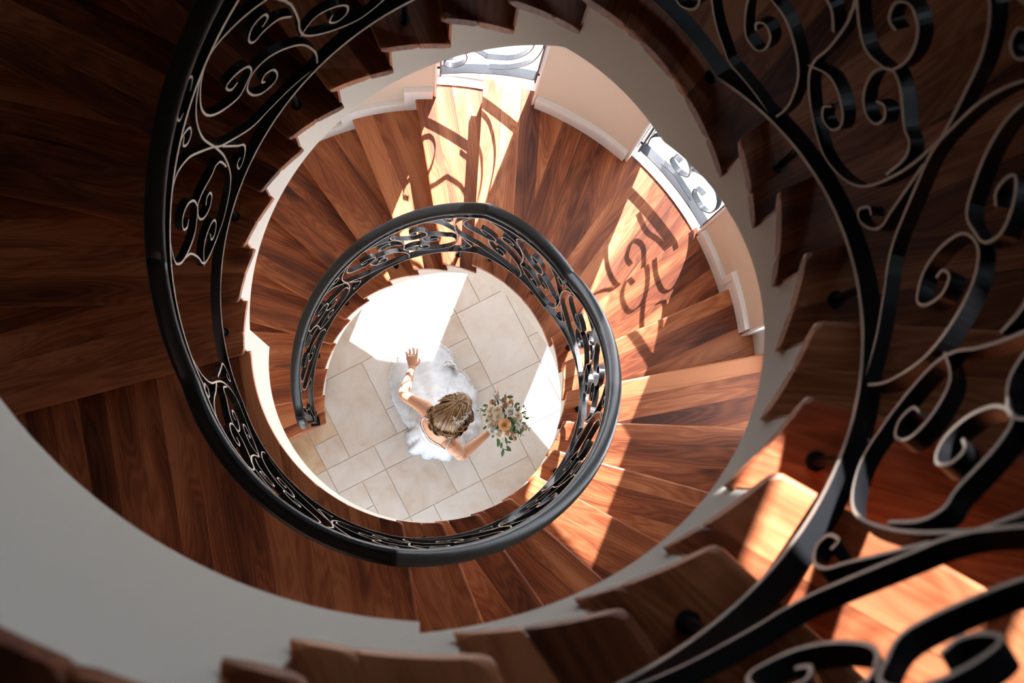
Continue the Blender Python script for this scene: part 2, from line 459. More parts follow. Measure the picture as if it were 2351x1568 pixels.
def arc_slab(b, r0, r1, a0, a1, z0, z1, n=10, mi=0):
    rings = []
    for i in range(n + 1):
        a = a0 + (a1 - a0) * i / n
        rings.append([P(r0, a, z0), P(r1, a, z0), P(r1, a, z1), P(r0, a, z1)])
    b.loft(rings, True, mi)
def window(n, o, sill_r=None, transom=None, mull=0):
    a0, a1, z0, z1 = o
    w = empty('window_%d' % n, P(RW - 0.06, (a0 + a1) / 2, z0)); w['kind'] = 'structure'
    fw = 0.045 / RW * 57.3
    f = MB()
    arc_slab(f, RW - 0.09, RW - 0.03, a0, a1, z0, z0 + 0.025); arc_slab(f, RW - 0.09, RW - 0.03, a0, a1, z1 - 0.06, z1)
    arc_slab(f, RW - 0.09, RW - 0.03, a0, a0 + fw, z0, z1, 2); arc_slab(f, RW - 0.09, RW - 0.03, a1 - fw, a1, z0, z1, 2)
    if transom: arc_slab(f, RW - 0.09, RW - 0.03, a0, a1, transom - 0.05, transom + 0.05)
    for q in range(mull):
        a = a0 + (a1 - a0) * (q + 1) / (mull + 1); arc_slab(f, RW - 0.085, RW - 0.035, a - fw * .35, a + fw * .35, z0, z1, 2)
    f.build('window_frame', M_WHITE, w)
    if n == 4:                             # sloped blocker added to shape the edge of the floor sun patch
        rings = []
        for i in range(13):
            a = 77.0 + (a1 - 77.0) * i / 12; zb_ = 1.395 - 0.0241 * (a - 78.4)
            rings.append([P(RW - 0.09, a, min(zb_, z1)), P(RW - 0.03, a, min(zb_, z1)), P(RW - 0.03, a, z1 + .001), P(RW - 0.09, a, z1 + .001)])
        f.loft(rings)
    zz = [z0 + 0.025] + ([transom - 0.05, transom + 0.05] if transom else []) + [z1 - 0.06]
    for q in range(0, len(zz), 2):
        p = MB(); arc_slab(p, RW - 0.062, RW - 0.058, a0 + fw, a1 - fw, zz[q], zz[q + 1]); p.build('pane', M_GLASS, w)
    if sill_r:
        s = MB(); arc_slab(s, sill_r, RW + 0.04, a0, a1, z0 - (1.5 * H if n == 3 else 0.05), z0 + 0.004); s.build('window_sill', M_WHITE, w)
    # white jamb linings
    j = MB()
    jt = 0.012 / RO * 57.3
    zb = z0 - (1.4 * H if sill_r else 0)
    arc_slab(j, RO - 0.006, RW - 0.03, a0, a0 + jt, zb, z1, 1); arc_slab(j, RO - 0.006, RW - 0.03, a1 - jt, a1, zb, z1, 1)
    j.build('jamb', M_WHITE, w)
    return w
window(1, openings[0], 1.945, 3.62); window(2, openings[1], 1.915, 3.62); window(3, openings[2], 1.93, 3.62)
window(4, openings[3]); window(5, openings[4]); window(6, openings[5], None, None, 1); window(8, openings[6], None, None, 1)
dr = window(7, openings[7], None, None, 3); dr.name = 'added_opening_1'; dr['label'] = 'unseen glazed opening added to light the ground floor'  # unseen opening added so sky light brightens the floor
MW['added_opening_1'] = MW.get('window_7')

# ------------------------------------------------------------------ stairs
def r_out(a, k):
    a = a % 360
    if a > 300: a -= 360
    if k in (9, 10) and W1[0] < a < W1[1]: return 1.95
    if k == 10 and W2[0] < a < W2[1]: return 1.92
    if k in (12, 13, 14) and W3[0] < a < W3[1]: return 1.935
    return (RU if k >= 20 else RO) + 0.012
def clip_poly(poly, n, d):
    """keep n.p >= d"""
    out = []
    for i in range(len(poly)):
        p = poly[i]; q = poly[(i + 1) % len(poly)]
        sp = p.dot(n) - d; sq = q.dot(n) - d
        if sp >= 0: out.append(p)
        if (sp > 0 > sq) or (sp < 0 < sq):
            out.append(p.lerp(q, sp / (sp - sq)))
    res = []
    for p in out:
        if not res or (p - res[-1]).length > 1e-5: res.append(p)
    if len(res) > 1 and (res[0] - res[-1]).length < 1e-5: res.pop()
    return res
def sector_poly(a0, e0, a1, e1, k, back):
    """tread outline between nosing line a0 and nosing line a1 moved `back` up the stair"""
    pin0 = front(a0, e0, RI); pout0 = front(a0, e0, RU if k >= 20 else 1.87)
    pin1 = front(a1, e1, RI, back); pout1 = front(a1, e1, RU if k >= 20 else 1.87, back)
    b0 = a0; b1 = unwrap(a_of(pin1), a1)
    c0 = unwrap(a_of(pout0), a0 + 8); c1 = unwrap(a_of(pout1), a1 + 8)
    pts = []
    n = max(3, int(abs(b0 - b1) / 1.8))
    for i in range(n + 1): pts.append(P(RI, b0 + (b1 - b0) * i / n))
    edges = [c1, c0]
    for w in (W1, W2, W3):
        for x in w:
            for da in (-360, 0, 360):
                if c1 < x + da < c0: edges += [x + da - 0.02, x + da + 0.02]
    n = max(3, int(abs(c0 - c1) / 2.5))
    edges += [c1 + (c0 - c1) * i / n for i in range(n + 1)]
    outer = []
    for c in sorted(set(edges)):
        r = r_out(c, k)
        if c == c1: outer.append(front(a1, e1, r, back))
        elif c == c0: outer.append(front(a0, e0, r))
        else: outer.append(P(r, c))
    return pts + outer
def board_obj(name, poly, z, org, d, parent, nose=False):
    """extrude a plan polygon into a board; local x runs along the grain"""
    n = Vector((d.y, -d.x, 0))
    if sum(poly[i].x * poly[(i + 1) % len(poly)].y - poly[(i + 1) % len(poly)].x * poly[i].y for i in range(len(poly))) < 0:
        poly = poly[::-1]
    mw = Matrix.Translation(Vector((org.x, org.y, z))) @ Matrix.Rotation(atan2(d.y, d.x), 4, 'Z')
    inv = mw.inverted()
    bm = bmesh.new()
    loc = [inv @ Vector((p.x, p.y, z)) for p in poly]
    bv = [bm.verts.new((p.x, p.y, -TT)) for p in loc]; tv = [bm.verts.new((p.x, p.y, 0)) for p in loc]
    m_ = len(loc)
    bm.faces.new(bv[::-1]); bm.faces.new(tv)
    for i in range(m_):
        bm.faces.new((bv[i], bv[(i + 1) % m_], tv[(i + 1) % m_], tv[i]))
    bm.verts.ensure_lookup_table(); bm.edges.ensure_lookup_table()
    # round the exposed edges (front nosing and inner end)
    sel = []
    for i in range(m_):
        p, q = poly[i], poly[(i + 1) % m_]
        inner = abs(p.length - RI) < 2e-3 and abs(q.length - RI) < 2e-3
        frontl = nose and abs((p - org).dot(n)) < 2e-3 and abs((q - org).dot(n)) < 2e-3
        if inner or frontl:
            for vv in (bv, tv):
                e = bm.edges.get((vv[i], vv[(i + 1) % m_]))
                if e: sel.append(e)
    if nose:
        for i in range(m_):
            if (poly[i] - org).length < 2e-3:
                e = bm.edges.get((bv[i], tv[i]))
                if e: sel.append(e)
    if sel:
        bmesh.ops.bevel(bm, geom=list(set(sel)), offset=0.011, segments=2, profile=0.5, affect='EDGES', clamp_overlap=True)
    me = bpy.data.meshes.new(name)
    bm.to_mesh(me); bm.free()
    me.materials.append(M_WOOD)
    return link(name, me, parent, mw)
BW = 0.127
def boarded(a0, e0, a1, e1, k, back, parent, first_name, z, jitter=0.0, fan=1):
    """lay boards on the outline; the first carries the nosing, the rest hang on it"""
    first = None
    for s in range(fan):
        b0 = a0 + (a1 - a0) * s / fan; b1 = a0 + (a1 - a0) * (s + 1) / fan
        f0 = e0 + (e1 - e0) * s / fan; f1 = e0 + (e1 - e0) * (s + 1) / fan
        poly = sector_poly(b0, f0, b1, f1, k, back if s == fan - 1 else 0.0)
        org = front(b0, f0, RI); d = (front(b0, f0, 1.87) - org).normalized(); n = Vector((d.y, -d.x, 0))
        vmax = max((p - org).dot(n) for p in poly)
        rb = random.Random(k * 31 + s)
        v = min((p - org).dot(n) for p in poly) - 1e-3
        first_w = BW * rb.uniform(0.7, 1.15)
        edges = [v, first_w]
        while edges[-1] < vmax - 0.02: edges.append(edges[-1] + BW * rb.uniform(0.92, 1.08))
        for i in range(len(edges) - 1):
            lo = edges[i] + (0.0005 if i else 0); hi = edges[i + 1] - 0.0005
            q = clip_poly(poly, n, lo + org.dot(n))
            if len(q) >= 3: q = clip_poly(q, -n, -(hi + org.dot(n)))
            if len(q) < 3: continue
            area = abs(sum(q[j].x * q[(j + 1) % len(q)].y - q[(j + 1) % len(q)].x * q[j].y for j in range(len(q)))) / 2
            if area < 4e-4: continue
            o = board_obj(first_name if first is None else 'board', q, z, org, d, parent if first is None else first, nose=(i == 0 and s == 0))
            if first is None: first = o
    return first
def riser(k, parent):
    a, e = ang(k), sweep_e(k)
    rb = 0.030
    p0 = front(a, e, RS - 0.002, rb); p1 = front(a, e, (RU if k >= 20 else RO) + 0.01, rb)
    if k in (9, 10): p1 = front(a, e, 1.945, rb)
    d = (p1 - p0).normalized(); L = (p1 - p0).length
    zb = (k - 1) * H - (0.0 if k > 1 else -0.0); zt = k * H - TT
    mw = Matrix.Translation(Vector((p0.x, p0.y, zb))) @ Matrix.Rotation(atan2(d.y, d.x), 4, 'Z') @ Matrix.Rotation(pi / 2, 4, 'X')
    h = zt - zb
    b = MB(); b.box((L / 2, h / 2, 0.009), (L, h, 0.018))
    put('riser', b.v, b.f, M_WOOD, parent, mw=mw)
def step_fn(ks, dshift=0.0, r=RS, rb=0.030):
    """list of (angle where step k begins at radius r, k)"""
    return [(unwrap(a_of(front(ang(k), sweep_e(k), r, rb)), ang(k) + (8 if r > 1 else 0)) + dshift, k) for k in ks]
def step_level(a, steps, base):
    k = base
    for s, kk in steps:
        if a <= s: k = kk
    return k
def strip(name, a0, a1, tops, bots, r0, r1, m, parent, extra=()):
    """curved board between angles: tops(a, side) / bots(a, side) give z on the down (0) / up (1) side of a"""
    n = max(2, int(abs(a0 - a1) / 1.6))
    smp = [a0 + (a1 - a0) * i / n for i in range(n + 1)] + [x for x in extra if min(a0, a1) < x < max(a0, a1)]
    smp = sorted(set(smp), reverse=True)
    b = MB()
    cols = []
    for a in smp:
        lo = (tops(a + 1e-4), bots(a + 1e-4)); hi = (tops(a - 1e-4), bots(a - 1e-4))
        cols.append((a, lo)); 
        if abs(lo[0] - hi[0]) > 1e-4 or abs(lo[1] - hi[1]) > 1e-4: cols.append((a, hi))
    rings = [[P(r0, a, zb), P(r1, a, zb), P(r1, a, zt), P(r0, a, zt)] for a, (zt, zb) in cols]
    b.loft(rings)
    return b.build(name, m, parent)
def stair_bottom(a):
    return max((kline(a) - 2.0) * H, 0.0)
def make_part(name, label, cat, ks, a_start, a_end, bottom, level_base, landing=None):
    """ks: steps whose treads belong here. angles bound the stringer and soffit"""
    root = empty(name, P(1.3, ang(ks[0]) - 3, ks[0] * H)); tag(root, label, cat)
    for k in ks:
        if landing and k == ks[-1]:
            kn, en, bk = landing
            boarded(ang(k), sweep_e(k), kn, en, k, bk, root, 'landing_floor', k * H, fan=3 if k in (10, 30) else 1)
        else:
            boarded(ang(k), sweep_e(k), ang(k + 1), sweep_e(k + 1), k, NOSE, root, 'tread', k * H)
        riser(k, root)
    allst = step_fn(range(1, 42), 0.0, RS)
    tops = lambda a: step_level(a, allst, 0) * H - TT - 0.001
    ex = [s for s, _ in allst]
    strip('stringer', a_start, a_end, tops, bottom, RS, RS + 0.04, M_STRING, root, ex)
    return root
flights = []
n_ = lambda *a: list(range(*a))
a_r = {k: step_fn([k], 0.0, RS)[0][0] for k in range(1, 42)}
LAND_B = 16.45 * H; LAND_D = 36.8 * H
f1 = make_part('stair_flight', 'lowest flight of walnut steps curving up from the stone floor past the scroll newel', 'stairs', n_(1, 10), a_r[1], a_r[10], stair_bottom, 0)
lA = make_part('stair_landing', 'sunlit walnut landing between the two lower windows', 'landing', [10], a_r[10], a_r[11], stair_bottom, 0, (ang(11), sweep_e(11), NOSE))
f2 = make_part('stair_flight', 'sunlit walnut flight on the right below the dark upper steps', 'stairs', n_(11, 20), a_r[11], -95.0, stair_bottom, 0)
lB = make_part('stair_landing', 'dark walnut landing at lower left above the stone floor', 'landing', [20], -95.0, -185.5, lambda a: LAND_B, 0, (ang(21), sweep_e(21), NOSE))
f3 = make_part('stair_flight', 'shadowed dark walnut flight at upper left', 'stairs', n_(21, 30), -185.5, a_r[30], stair_bottom, 0)
lC = make_part('stair_landing', 'dark walnut landing at the top right behind the scroll railing', 'landing', [30], a_r[30], a_r[31], stair_bottom, 0, (ang(31), sweep_e(31), NOSE))
f4 = make_part('stair_flight', 'nearest walnut flight sweeping down the right edge to the bottom', 'stairs', n_(31, 41), a_r[31], -452.7, stair_bottom, 0)
lD = make_part('stair_landing', 'uppermost landing with a deep white curved fascia at lower left', 'landing', [41], -452.7, -540.0, lambda a: LAND_D, 0, (-540.0, 0.2, 0.0))
# plaster soffits
def soffit(parent, a0, a1, bot, ro=RO):
    n = max(3, int(abs(a0 - a1) / 3)); b = MB()
    rings = []
    for i in range(n + 1):
        a = a0 + (a1 - a0) * i / n; z = bot(a)
        rings.append([P(RS + 0.03, a, z), P(ro + 0.02, a, z), P(ro + 0.02, a, z + 0.02), P(RS + 0.03, a, z + 0.02)])
    b.loft(rings); b.build('soffit', M_PLASTER, parent)
soffit(f1, 168.0, a_r[10], stair_bottom); soffit(lA, a_r[10], a_r[11], stair_bottom); soffit(f2, a_r[11], -95, stair_bottom)
soffit(lB, -95, -185.5, lambda a: LAND_B, RU); soffit(f3, -185.5, a_r[30], stair_bottom, RU); soffit(lC, a_r[30], a_r[31], stair_bottom, RU)
soffit(f4, a_r[31], -452.7, stair_bottom, RU); soffit(lD, -452.7, -540, lambda a: LAND_D, RU)

# ------------------------------------------------------------------ stepped white baseboards on the outer wall
bst = step_fn(range(1, 42), 0.0, RO, 0.030)
SH = 0.10 / RO * 57.3; CAP = 0.036
def base_piece(idx, a0, a1):
    RO = RU if a0 < -92 else 1.87
    e0 = [s for s, _ in bst]
    tops = lambda a: step_level(a - SH, bst, 0) * H + 0.15
    bots = lambda a: step_level(a, bst, 0) * H
    ex = e0 + [s + SH for s in e0]
    o = strip('baseboard_%d' % idx, a0, a1, lambda a: tops(a) - 0.006, bots, RO - 0.02, RO + 0.002, M_WHITE, None, ex); o['kind'] = 'structure'
    cs = CAP / RO * 57.3
    tb = lambda a: max(step_level(a - SH + cs, bst, 0) * H + 0.15 - CAP, bots(a))
    strip('cap_moulding', a0, a1, lambda a: max(tops(a), tb(a) + 0.001), tb, RO - 0.030, RO, M_WHITE, o, ex + [s + SH - cs for s in e0])
pieces = [(186.0, W1[1] + 0.3), (W1[0] - 0.3, W2[1] + 0.3), (W2[0] - 0.3, W3[1] + 0.3), (W3[0] - 0.3, -92.0), (-92.5, -176), (-176.5, -300), (-300.5, -450)]
for i, (a0, a1) in enumerate(pieces): base_piece(i + 1, a0, a1)

# ------------------------------------------------------------------ wrought-iron railing
def zline(a): return kline(a) * H
def ribbon(b, uv, aj, rad, w, t, zl, sub=5, rj=None):
    """flat bar swept along (u, v): u metres up the stair from angle aj, v metres above the nosing line"""
    rj = rj or rad
    pts = spline([(u, v, 0) for u, v in uv], sub)
    vs = []
    for i, p in enumerate(pts):
        q0 = pts[max(i - 1, 0)]; q1 = pts[min(i + 1, len(pts) - 1)]
        tg = (q1 - q0); L = max(tg.length, 1e-6); nx, ny = -tg.y / L * t / 2, tg.x / L * t / 2
        for s, dr in ((-1, -w / 2), (-1, w / 2), (1, w / 2), (1, -w / 2)):
            u = p.x + s * nx; v = p.y + s * ny
            a = aj - u / rad * 57.29578
            ac = aj - p.x / rad * 57.29578
            vs.append(P(rad + dr, a, zl(a) + v))
    fs = []; mi = []
    for i in range(len(pts) - 1):
        for j in range(4):
            a = i * 4 + j; c = i * 4 + (j + 1) % 4
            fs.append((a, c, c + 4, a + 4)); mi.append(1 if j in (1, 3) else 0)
    n = (len(pts) - 1) * 4
    fs += [(3, 2, 1, 0), (n, n + 1, n + 2, n + 3)]; mi += [1, 1]
    for f, m in zip(fs, mi): pass
    k0 = len(b.v); b.v += vs; b.f += [tuple(x + k0 for x in f) for f in fs]; b.m += mi
UNIT = {
 'lens_scroll': [
  [(0, .5), (-.018, .625), (-.014, .713), (.006, .777), (.05, .83), (.11, .856)],
  [(0, .5), (.033, .415), (.147, .228), (.247, .154), (.353, .105), (.43, .072)]],
 'upper_scroll': [[(.412, .565), (.40, .62), (.375, .675), (.333, .717), (.233, .791), (.137, .848), (.08, .835), (.047, .794), (.029, .738), (.039, .66), (.084, .565), (.158, .475), (.211, .478), (.233, .493), (.228, .536), (.189, .585), (.142, .618), (.135, .598), (.150, .562), (.176, .548)]],
 'lower_scroll': [[(.452, .085), (.456, .135), (.45, .186), (.422, .278), (.368, .362), (.297, .439), (.239, .471), (.204, .457), (.195, .426), (.208, .363), (.241, .301), (.291, .266), (.31, .289), (.302, .342), (.271, .376), (.252, .362), (.262, .338)]],
 'link_scroll': [[(0, .5), (-.05, .62), (-.1, .73), (-.174, .824), (-.26, .852), (-.345, .845), (-.4, .79), (-.395, .72), (-.363, .641), (-.31, .56), (-.26, .511), (-.215, .505), (-.186, .519), (-.181, .58), (-.21, .649), (-.258, .690), (-.285, .672), (-.27, .625), (-.243, .612)]],
 'bow_scroll': [[(0, .5), (.012, .36), (-.004, .22), (-.05, .155), (-.127, .135), (-.2, .175), (-.264, .239), (-.31, .31), (-.326, .37), (-.322, .44), (-.332, .549), (-.363, .641)]],
 'inner_scroll': [[(-.002, .30), (-.010, .38), (-.035, .42), (-.07, .435), (-.144, .5), (-.186, .519), (-.208, .483), (-.2, .43), (-.175, .385), (-.144, .36), (-.114, .365), (-.112, .40), (-.135, .425), (-.155, .415)]],
 'curl': [[(-.33, .34), (-.27, .36), (-.20, .315), (-.165, .265), (-.172, .225), (-.205, .225), (-.228, .26), (-.215, .285)],
          [(-.15, .856), (-.10, .853), (-.055, .82), (-.036, .787), (-.05, .764), (-.077, .778), (-.09, .812), (-.07, .822)],
          [(.026, .42), (.075, .27), (.098, .21), (.092, .165), (.06, .135), (.035, .15), (.042, .19), (.062, .185)],
          [(.41, .49), (.37, .55), (.315, .585), (.276, .60), (.262, .64), (.285, .672), (.33, .655), (.34, .62), (.315, .612)]],
}
PITCH = 0.75
def sweep(name, prof, a0, a1, zf, rad, parent, mats=None, step=2.0, extra=(), mi=None, end=None):
    """sweep a (dr, dz) profile along the rail"""
    n = max(2, int(abs(a0 - a1) / step))
    smp = sorted(set([a0 + (a1 - a0) * i / n for i in range(n + 1)] + [x for x in extra if min(a0, a1) < x < max(a0, a1)]), reverse=True)
    rings = [[P(rad + dr, a, zf(a) + dz) for dr, dz in prof] for a in smp]
    if end:
        rings = end(prof, smp[0]) + rings
    b = MB(); b.loft(rings)
    m_ = len(prof)
    if mi:
        b.m = [mi[j % m_] for j in range((len(rings) - 1) * m_)] + [0, 0]
    return b.build(name, mats or M_IRON, parent, smooth=False)
def rect(w, h): return [(-w / 2, -h / 2), (w / 2, -h / 2), (w / 2, h / 2), (-w / 2, h / 2)]
HAND = [(-.020, -.030), (.020, -.030), (.024, -.018), (.031, -.010), (.033, .002), (.028, .014), (.014, .020), (-.014, .020), (-.028, .014), (-.033, .002), (-.031, -.010), (-.024, -.018)]
KINKS = [a for a, k in LEVELS]
def railing(label, a_hi, a_lo, first_unit, with_newel):
    root = empty('stair_railing', P(RR, a_hi, zline(a_hi))); tag(root, label, 'railing')
    ext = KINKS
    em = [0, 1, 0, 1]
    hs = sweep('handrail', HAND, a_hi + (3.0 if with_newel else 0), a_lo, lambda a: zline(min(a, a_hi)) + 0.985, RR, root, extra=ext)
    for p in hs.data.polygons: p.use_smooth = True
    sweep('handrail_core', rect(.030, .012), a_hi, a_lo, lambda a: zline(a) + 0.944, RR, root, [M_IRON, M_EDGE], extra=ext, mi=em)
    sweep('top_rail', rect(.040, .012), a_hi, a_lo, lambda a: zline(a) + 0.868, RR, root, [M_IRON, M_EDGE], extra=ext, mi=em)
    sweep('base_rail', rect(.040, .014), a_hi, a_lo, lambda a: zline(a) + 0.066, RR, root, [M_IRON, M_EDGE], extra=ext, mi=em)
    aj = first_unit
    pd = PITCH / RR * 57.29578
    while aj > a_lo - 30:
        for nm, curves in UNIT.items():
            for c in curves:
                us = [aj - u / RR * 57.29578 for u, v in c]
                if max(us) > a_hi - 0.6 or min(us) < a_lo + 0.4: continue
                b = MB(); ribbon(b, c, aj, RR, 0.027, 0.0065, zline)
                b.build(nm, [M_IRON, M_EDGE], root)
        for da, uu in ((0, 0.0), (0, .375)):
            ac = aj - uu / RR * 57.29578
            if a_lo + 2 < ac < a_hi - 2:
                b = MB(); ring = []
                for q in range(13):
                    t = radians(-60 + 300 * q / 12); ring.append((uu + .055 * cos(t), .905 + .03 * sin(t)))
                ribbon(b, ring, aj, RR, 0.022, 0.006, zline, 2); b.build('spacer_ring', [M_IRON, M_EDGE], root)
        aj -= pd
    # feet standing on the treads
    st = step_fn(range(1, 42), 0.0, RR, 0.03)
    k = 0
    for i in range(1, 42):
        a = ang(i) - 6.2
        if i in (10, 20, 30): lst = [a, a - 22] + ([a - 44] if i == 20 else [])
        elif i % 2 == 1: lst = [a]
        else: lst = []
        for a in lst:
            if not (a_lo < a < a_hi - 3): continue
            zt = zline(a) + 0.062; zb = step_level(a, st, 0) * H
            b = MB(); b.tube([P(RR, a, zb), P(RR, a, zb + 0.006), P(RR, a, zb + 0.0061), P(RR, a, zt)], [.019, .019, .0095, .0095], 8)
            b.build('post', M_IRON, root)
    return root
J0 = ang(21) - 0.593 / RR * 57.29578
pd = PITCH / RR * 57.29578
A_MID = -186.0
ju = J0
while ju + pd < ang(1) + 2: ju += pd
rl = railing('lower black wrought-iron scroll railing ringing the bright floor around the bride', ang(1) - 2.5, A_MID, ju, True)
ju = J0
while ju + pd < A_MID + 20: ju += pd
ru = railing('upper black wrought-iron scroll railing climbing the dark left side and the near right side', A_MID, -520.0, ju, False)
# newel at the foot of the lower railing
an = ang(1) - 1.8
nb = MB()
for z0, z1, w in ((H, H + .02, .07), (H + .02, H + .30, .036), (H + .30, H + .34, .05), (H + .34, H + .98, .032)):
    nb.box(P(RR, an, (z0 + z1) / 2), (w, w, z1 - z0), Matrix.Rotation(radians(an), 3, 'Z'))
nb.build('newel', M_IRON, rl)
vol = MB()
prof = HAND
rings = []
for q in range(9):
    t = q / 8.0
    a = ang(1) - 2.5 + 3.0 + 4.2 * sin(t * pi / 2); drop = 0.085 * (1 - cos(t * pi / 2)) * 1.6
    s = 1 - .25 * t
    rings.append([P(RR + dr * s, a + dz * 30 * t, zline(ang(1) - 2.5) + 0.985 - drop + dz * s * (1 - .6 * t)) for dr, dz in prof])
vol.loft(rings); vo = vol.build('handrail_scroll', M_IRON, rl, smooth=True)
nsc = MB()
ribbon(nsc, [(.0, .86), (.03, .80), (.035, .70), (.015, .60), (-.01, .52), (-.006, .44), (.03, .38), (.055, .42), (.04, .46)], ang(1) - 2.8, RR, .027, .0065, zline)
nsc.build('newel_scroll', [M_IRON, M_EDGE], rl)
nsc = MB()
ribbon(nsc, [(.012, .08), (.02, .2), (.05, .3), (.09, .28), (.095, .22), (.065, .2)], ang(1) - 2.8, RR, .027, .0065, zline)
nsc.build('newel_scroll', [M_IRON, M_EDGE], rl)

# ------------------------------------------------------------------ window grilles
def grille(label, w, zf, variant):
    a0, a1 = w; R = 1.957 if variant == 0 else 1.94; zs = zf((a0 + a1) / 2)
    root = empty('window_grille', P(R, (a0 + a1) / 2, zs)); tag(root, label, 'grille', 'scroll grilles in the lower windows')
    z0 = lambda a: zf(a) + 0.165
    gm = [M_GREY_IRON, M_GREY_IRON]
    m0 = 1.0; GH = 1.10; GB = 0.18
    for dz, nm in ((GB, 'base_bar'), (GH, 'top_bar')):
        sweep(nm, rect(.056, .012), a1 - m0, a0 + m0, lambda a, dz=dz: zf(a) + dz, R, root, gm)
    for a in (a0 + m0, a1 - m0):
        b = MB(); b.box(P(R, a, zf(a) + (GH + GB - .05) / 2), (.034, .010, GH - GB + .08), Matrix.Rotation(radians(a), 3, 'Z')); b.build('side_bar', M_GREY_IRON, root)
        b = MB(); sgn = -1 if a < (a0 + a1) / 2 else 1
        b.tube([P(R, a, zf(a) + GB + .03), P(R, a + sgn * 0.95, zf(a) + GB + .03)], .007, 8); b.build('hinge_pin', M_GREY_IRON, root)
    Wd = radians(a1 - a0 - 2 * m0) * R
    am = (a0 + a1) / 2
    mid = Wd / 2
    if variant == 0:
        cs = [[(.0, .06), (.12, .08), (.235, .20), (.285, .40), (.27, .58), (.18, .73), (.04, .82)],
              [(-.02, .20), (.12, .21), (.21, .33), (.235, .48), (.19, .62), (.08, .70), (-.02, .71)],
              [(-.25, .42), (-.19, .34), (-.14, .22), (-.16, .11), (-.22, .07), (-.275, .11), (-.265, .18), (-.22, .18)],
              [(-.28, .37), (-.20, .31), (-.10, .29), (-.02, .20)],
              [(-.28, .66), (-.22, .54), (-.12, .47), (.02, .45), (.10, .48)],
              [(-.28, .56), (-.24, .62), (-.25, .74), (-.17, .86), (-.06, .86), (.0, .77), (-.02, .66), (-.09, .61), (-.15, .66), (-.13, .73), (-.08, .71)],
              [(.28, .90), (.25, .80), (.17, .80), (.14, .86)]]
    else:
        cs = [[(-.28, .88), (-.29, .70), (-.22, .52), (-.08, .42), (.04, .45), (.09, .56), (.03, .66), (-.06, .64), (-.07, .56), (-.02, .55)],
              [(-.28, .10), (-.285, .24), (-.22, .36), (-.10, .40), (.0, .34), (.03, .24), (-.03, .16), (-.11, .18), (-.11, .26), (-.06, .27)],
              [(.02, .34), (.10, .42), (.20, .44), (.27, .36), (.28, .22), (.22, .12), (.13, .13), (.11, .21), (.17, .25)],
              [(.09, .56), (.16, .66), (.25, .64), (.28, .54), (.24, .47), (.19, .51)],
              [(.28, .88), (.24, .78), (.15, .72), (.07, .76), (.06, .84), (.12, .86)],
              [(-.15, .06), (-.05, .09), (.05, .07), (.14, .06)]]
    for c in cs:
        b = MB(); ribbon(b, c, am, R, .032, .007, z0); b.build('scroll', gm, root)
grille('grey iron scroll grille in the lower window at the top, above the two sunlit steps', W1, lambda a: (9.14 + (87.6 - a) / 17.3) * H, 0)
grille('grey iron scroll grille in the lower window at right, above the sunlit landing', W2, lambda a: 9.92 * H, 1)

# ------------------------------------------------------------------ the bride
M_SKIN = mat('skin', (0.60, 0.315, 0.20), 0.5, 0, 0.35); noise_bump(M_SKIN, 300, 0.04, 0.0005)
M_SKIN.node_tree.nodes['Principled BSDF'].inputs['Subsurface Weight'].default_value = 0.08
M_SKIN.node_tree.nodes['Principled BSDF'].inputs['Subsurface Radius'].default_value = (0.01, 0.004, 0.002)
M_SATIN = mat('ivory_satin', (0.60, 0.615, 0.65), 0.5, 0, 0.3); noise_bump(M_SATIN, 45, 0.12, 0.003)
M_LACE = mat('ivory_lace', (0.58, 0.57, 0.56), 0.8); noise_bump(M_LACE, 200, 0.5, 0.002)
M_HAIR = [mat('hair_dark', (0.045, 0.022, 0.012), 0.42, 0, 0.4), mat('hair_brown', (0.13, 0.062, 0.028), 0.4, 0, 0.45), mat('hair_honey', (0.33, 0.18, 0.075), 0.4, 0, 0.45), mat('hair_blonde', (0.56, 0.37, 0.19), 0.4, 0, 0.45)]
for q in M_HAIR: noise_bump(q, 300, 0.1, 0.0005)
M_PEARL = mat('pearl', (0.85, 0.80, 0.74), 0.25, 0, 0.6); noise_bump(M_PEARL, 400, 0.02, 0.0003)
def tulle_material():
    m = mat('white_tulle', (0.63, 0.645, 0.68), 0.8)
    nt = m.node_tree; b = nt.nodes['Principled BSDF']; o = nt.nodes['Material Output']
    t = nd(m, 'ShaderNodeBsdfTransparent'); mx = nd(m, 'ShaderNodeMixShader')
    tc = nd(m, 'ShaderNodeTexCoord'); n = nd(m, 'ShaderNodeTexNoise'); n.inputs['Scale'].default_value = 9; n.inputs['Detail'].default_value = 3
    r = ramp(m, [(0.3, (0.30, 0.30, 0.30)), (0.7, (0.62, 0.62, 0.62))])
    lk(m, tc.outputs['Object'], n.inputs['Vector']); lk(m, n.outputs['Fac'], r.inputs['Fac']); lk(m, r.outputs['Color'], mx.inputs['Fac'])
    lk(m, t.outputs[0], mx.inputs[1]); lk(m, b.outputs[0], mx.inputs[2]); lk(m, mx.outputs[0], o.inputs['Surface'])
    return m
M_TULLE = tulle_material()
FA = radians(42.0)
FW = Vector((cos(FA), sin(FA), 0)); LF = Vector((-sin(FA), cos(FA), 0))
SC = Vector((0.0835, -0.248, 0))
bride = empty('person', (0.09, -0.235, 0))
tag(bride, 'bride in a white strappy gown on the stone floor, bouquet in one hand', 'person')
def ring(c, hw, hd, z, n=20, fw=FW, lf=LF):
    return [Vector((c.x, c.y, z)) + lf * hw * cos(2 * pi * i / n) + fw * hd * sin(2 * pi * i / n) for i in range(n)]
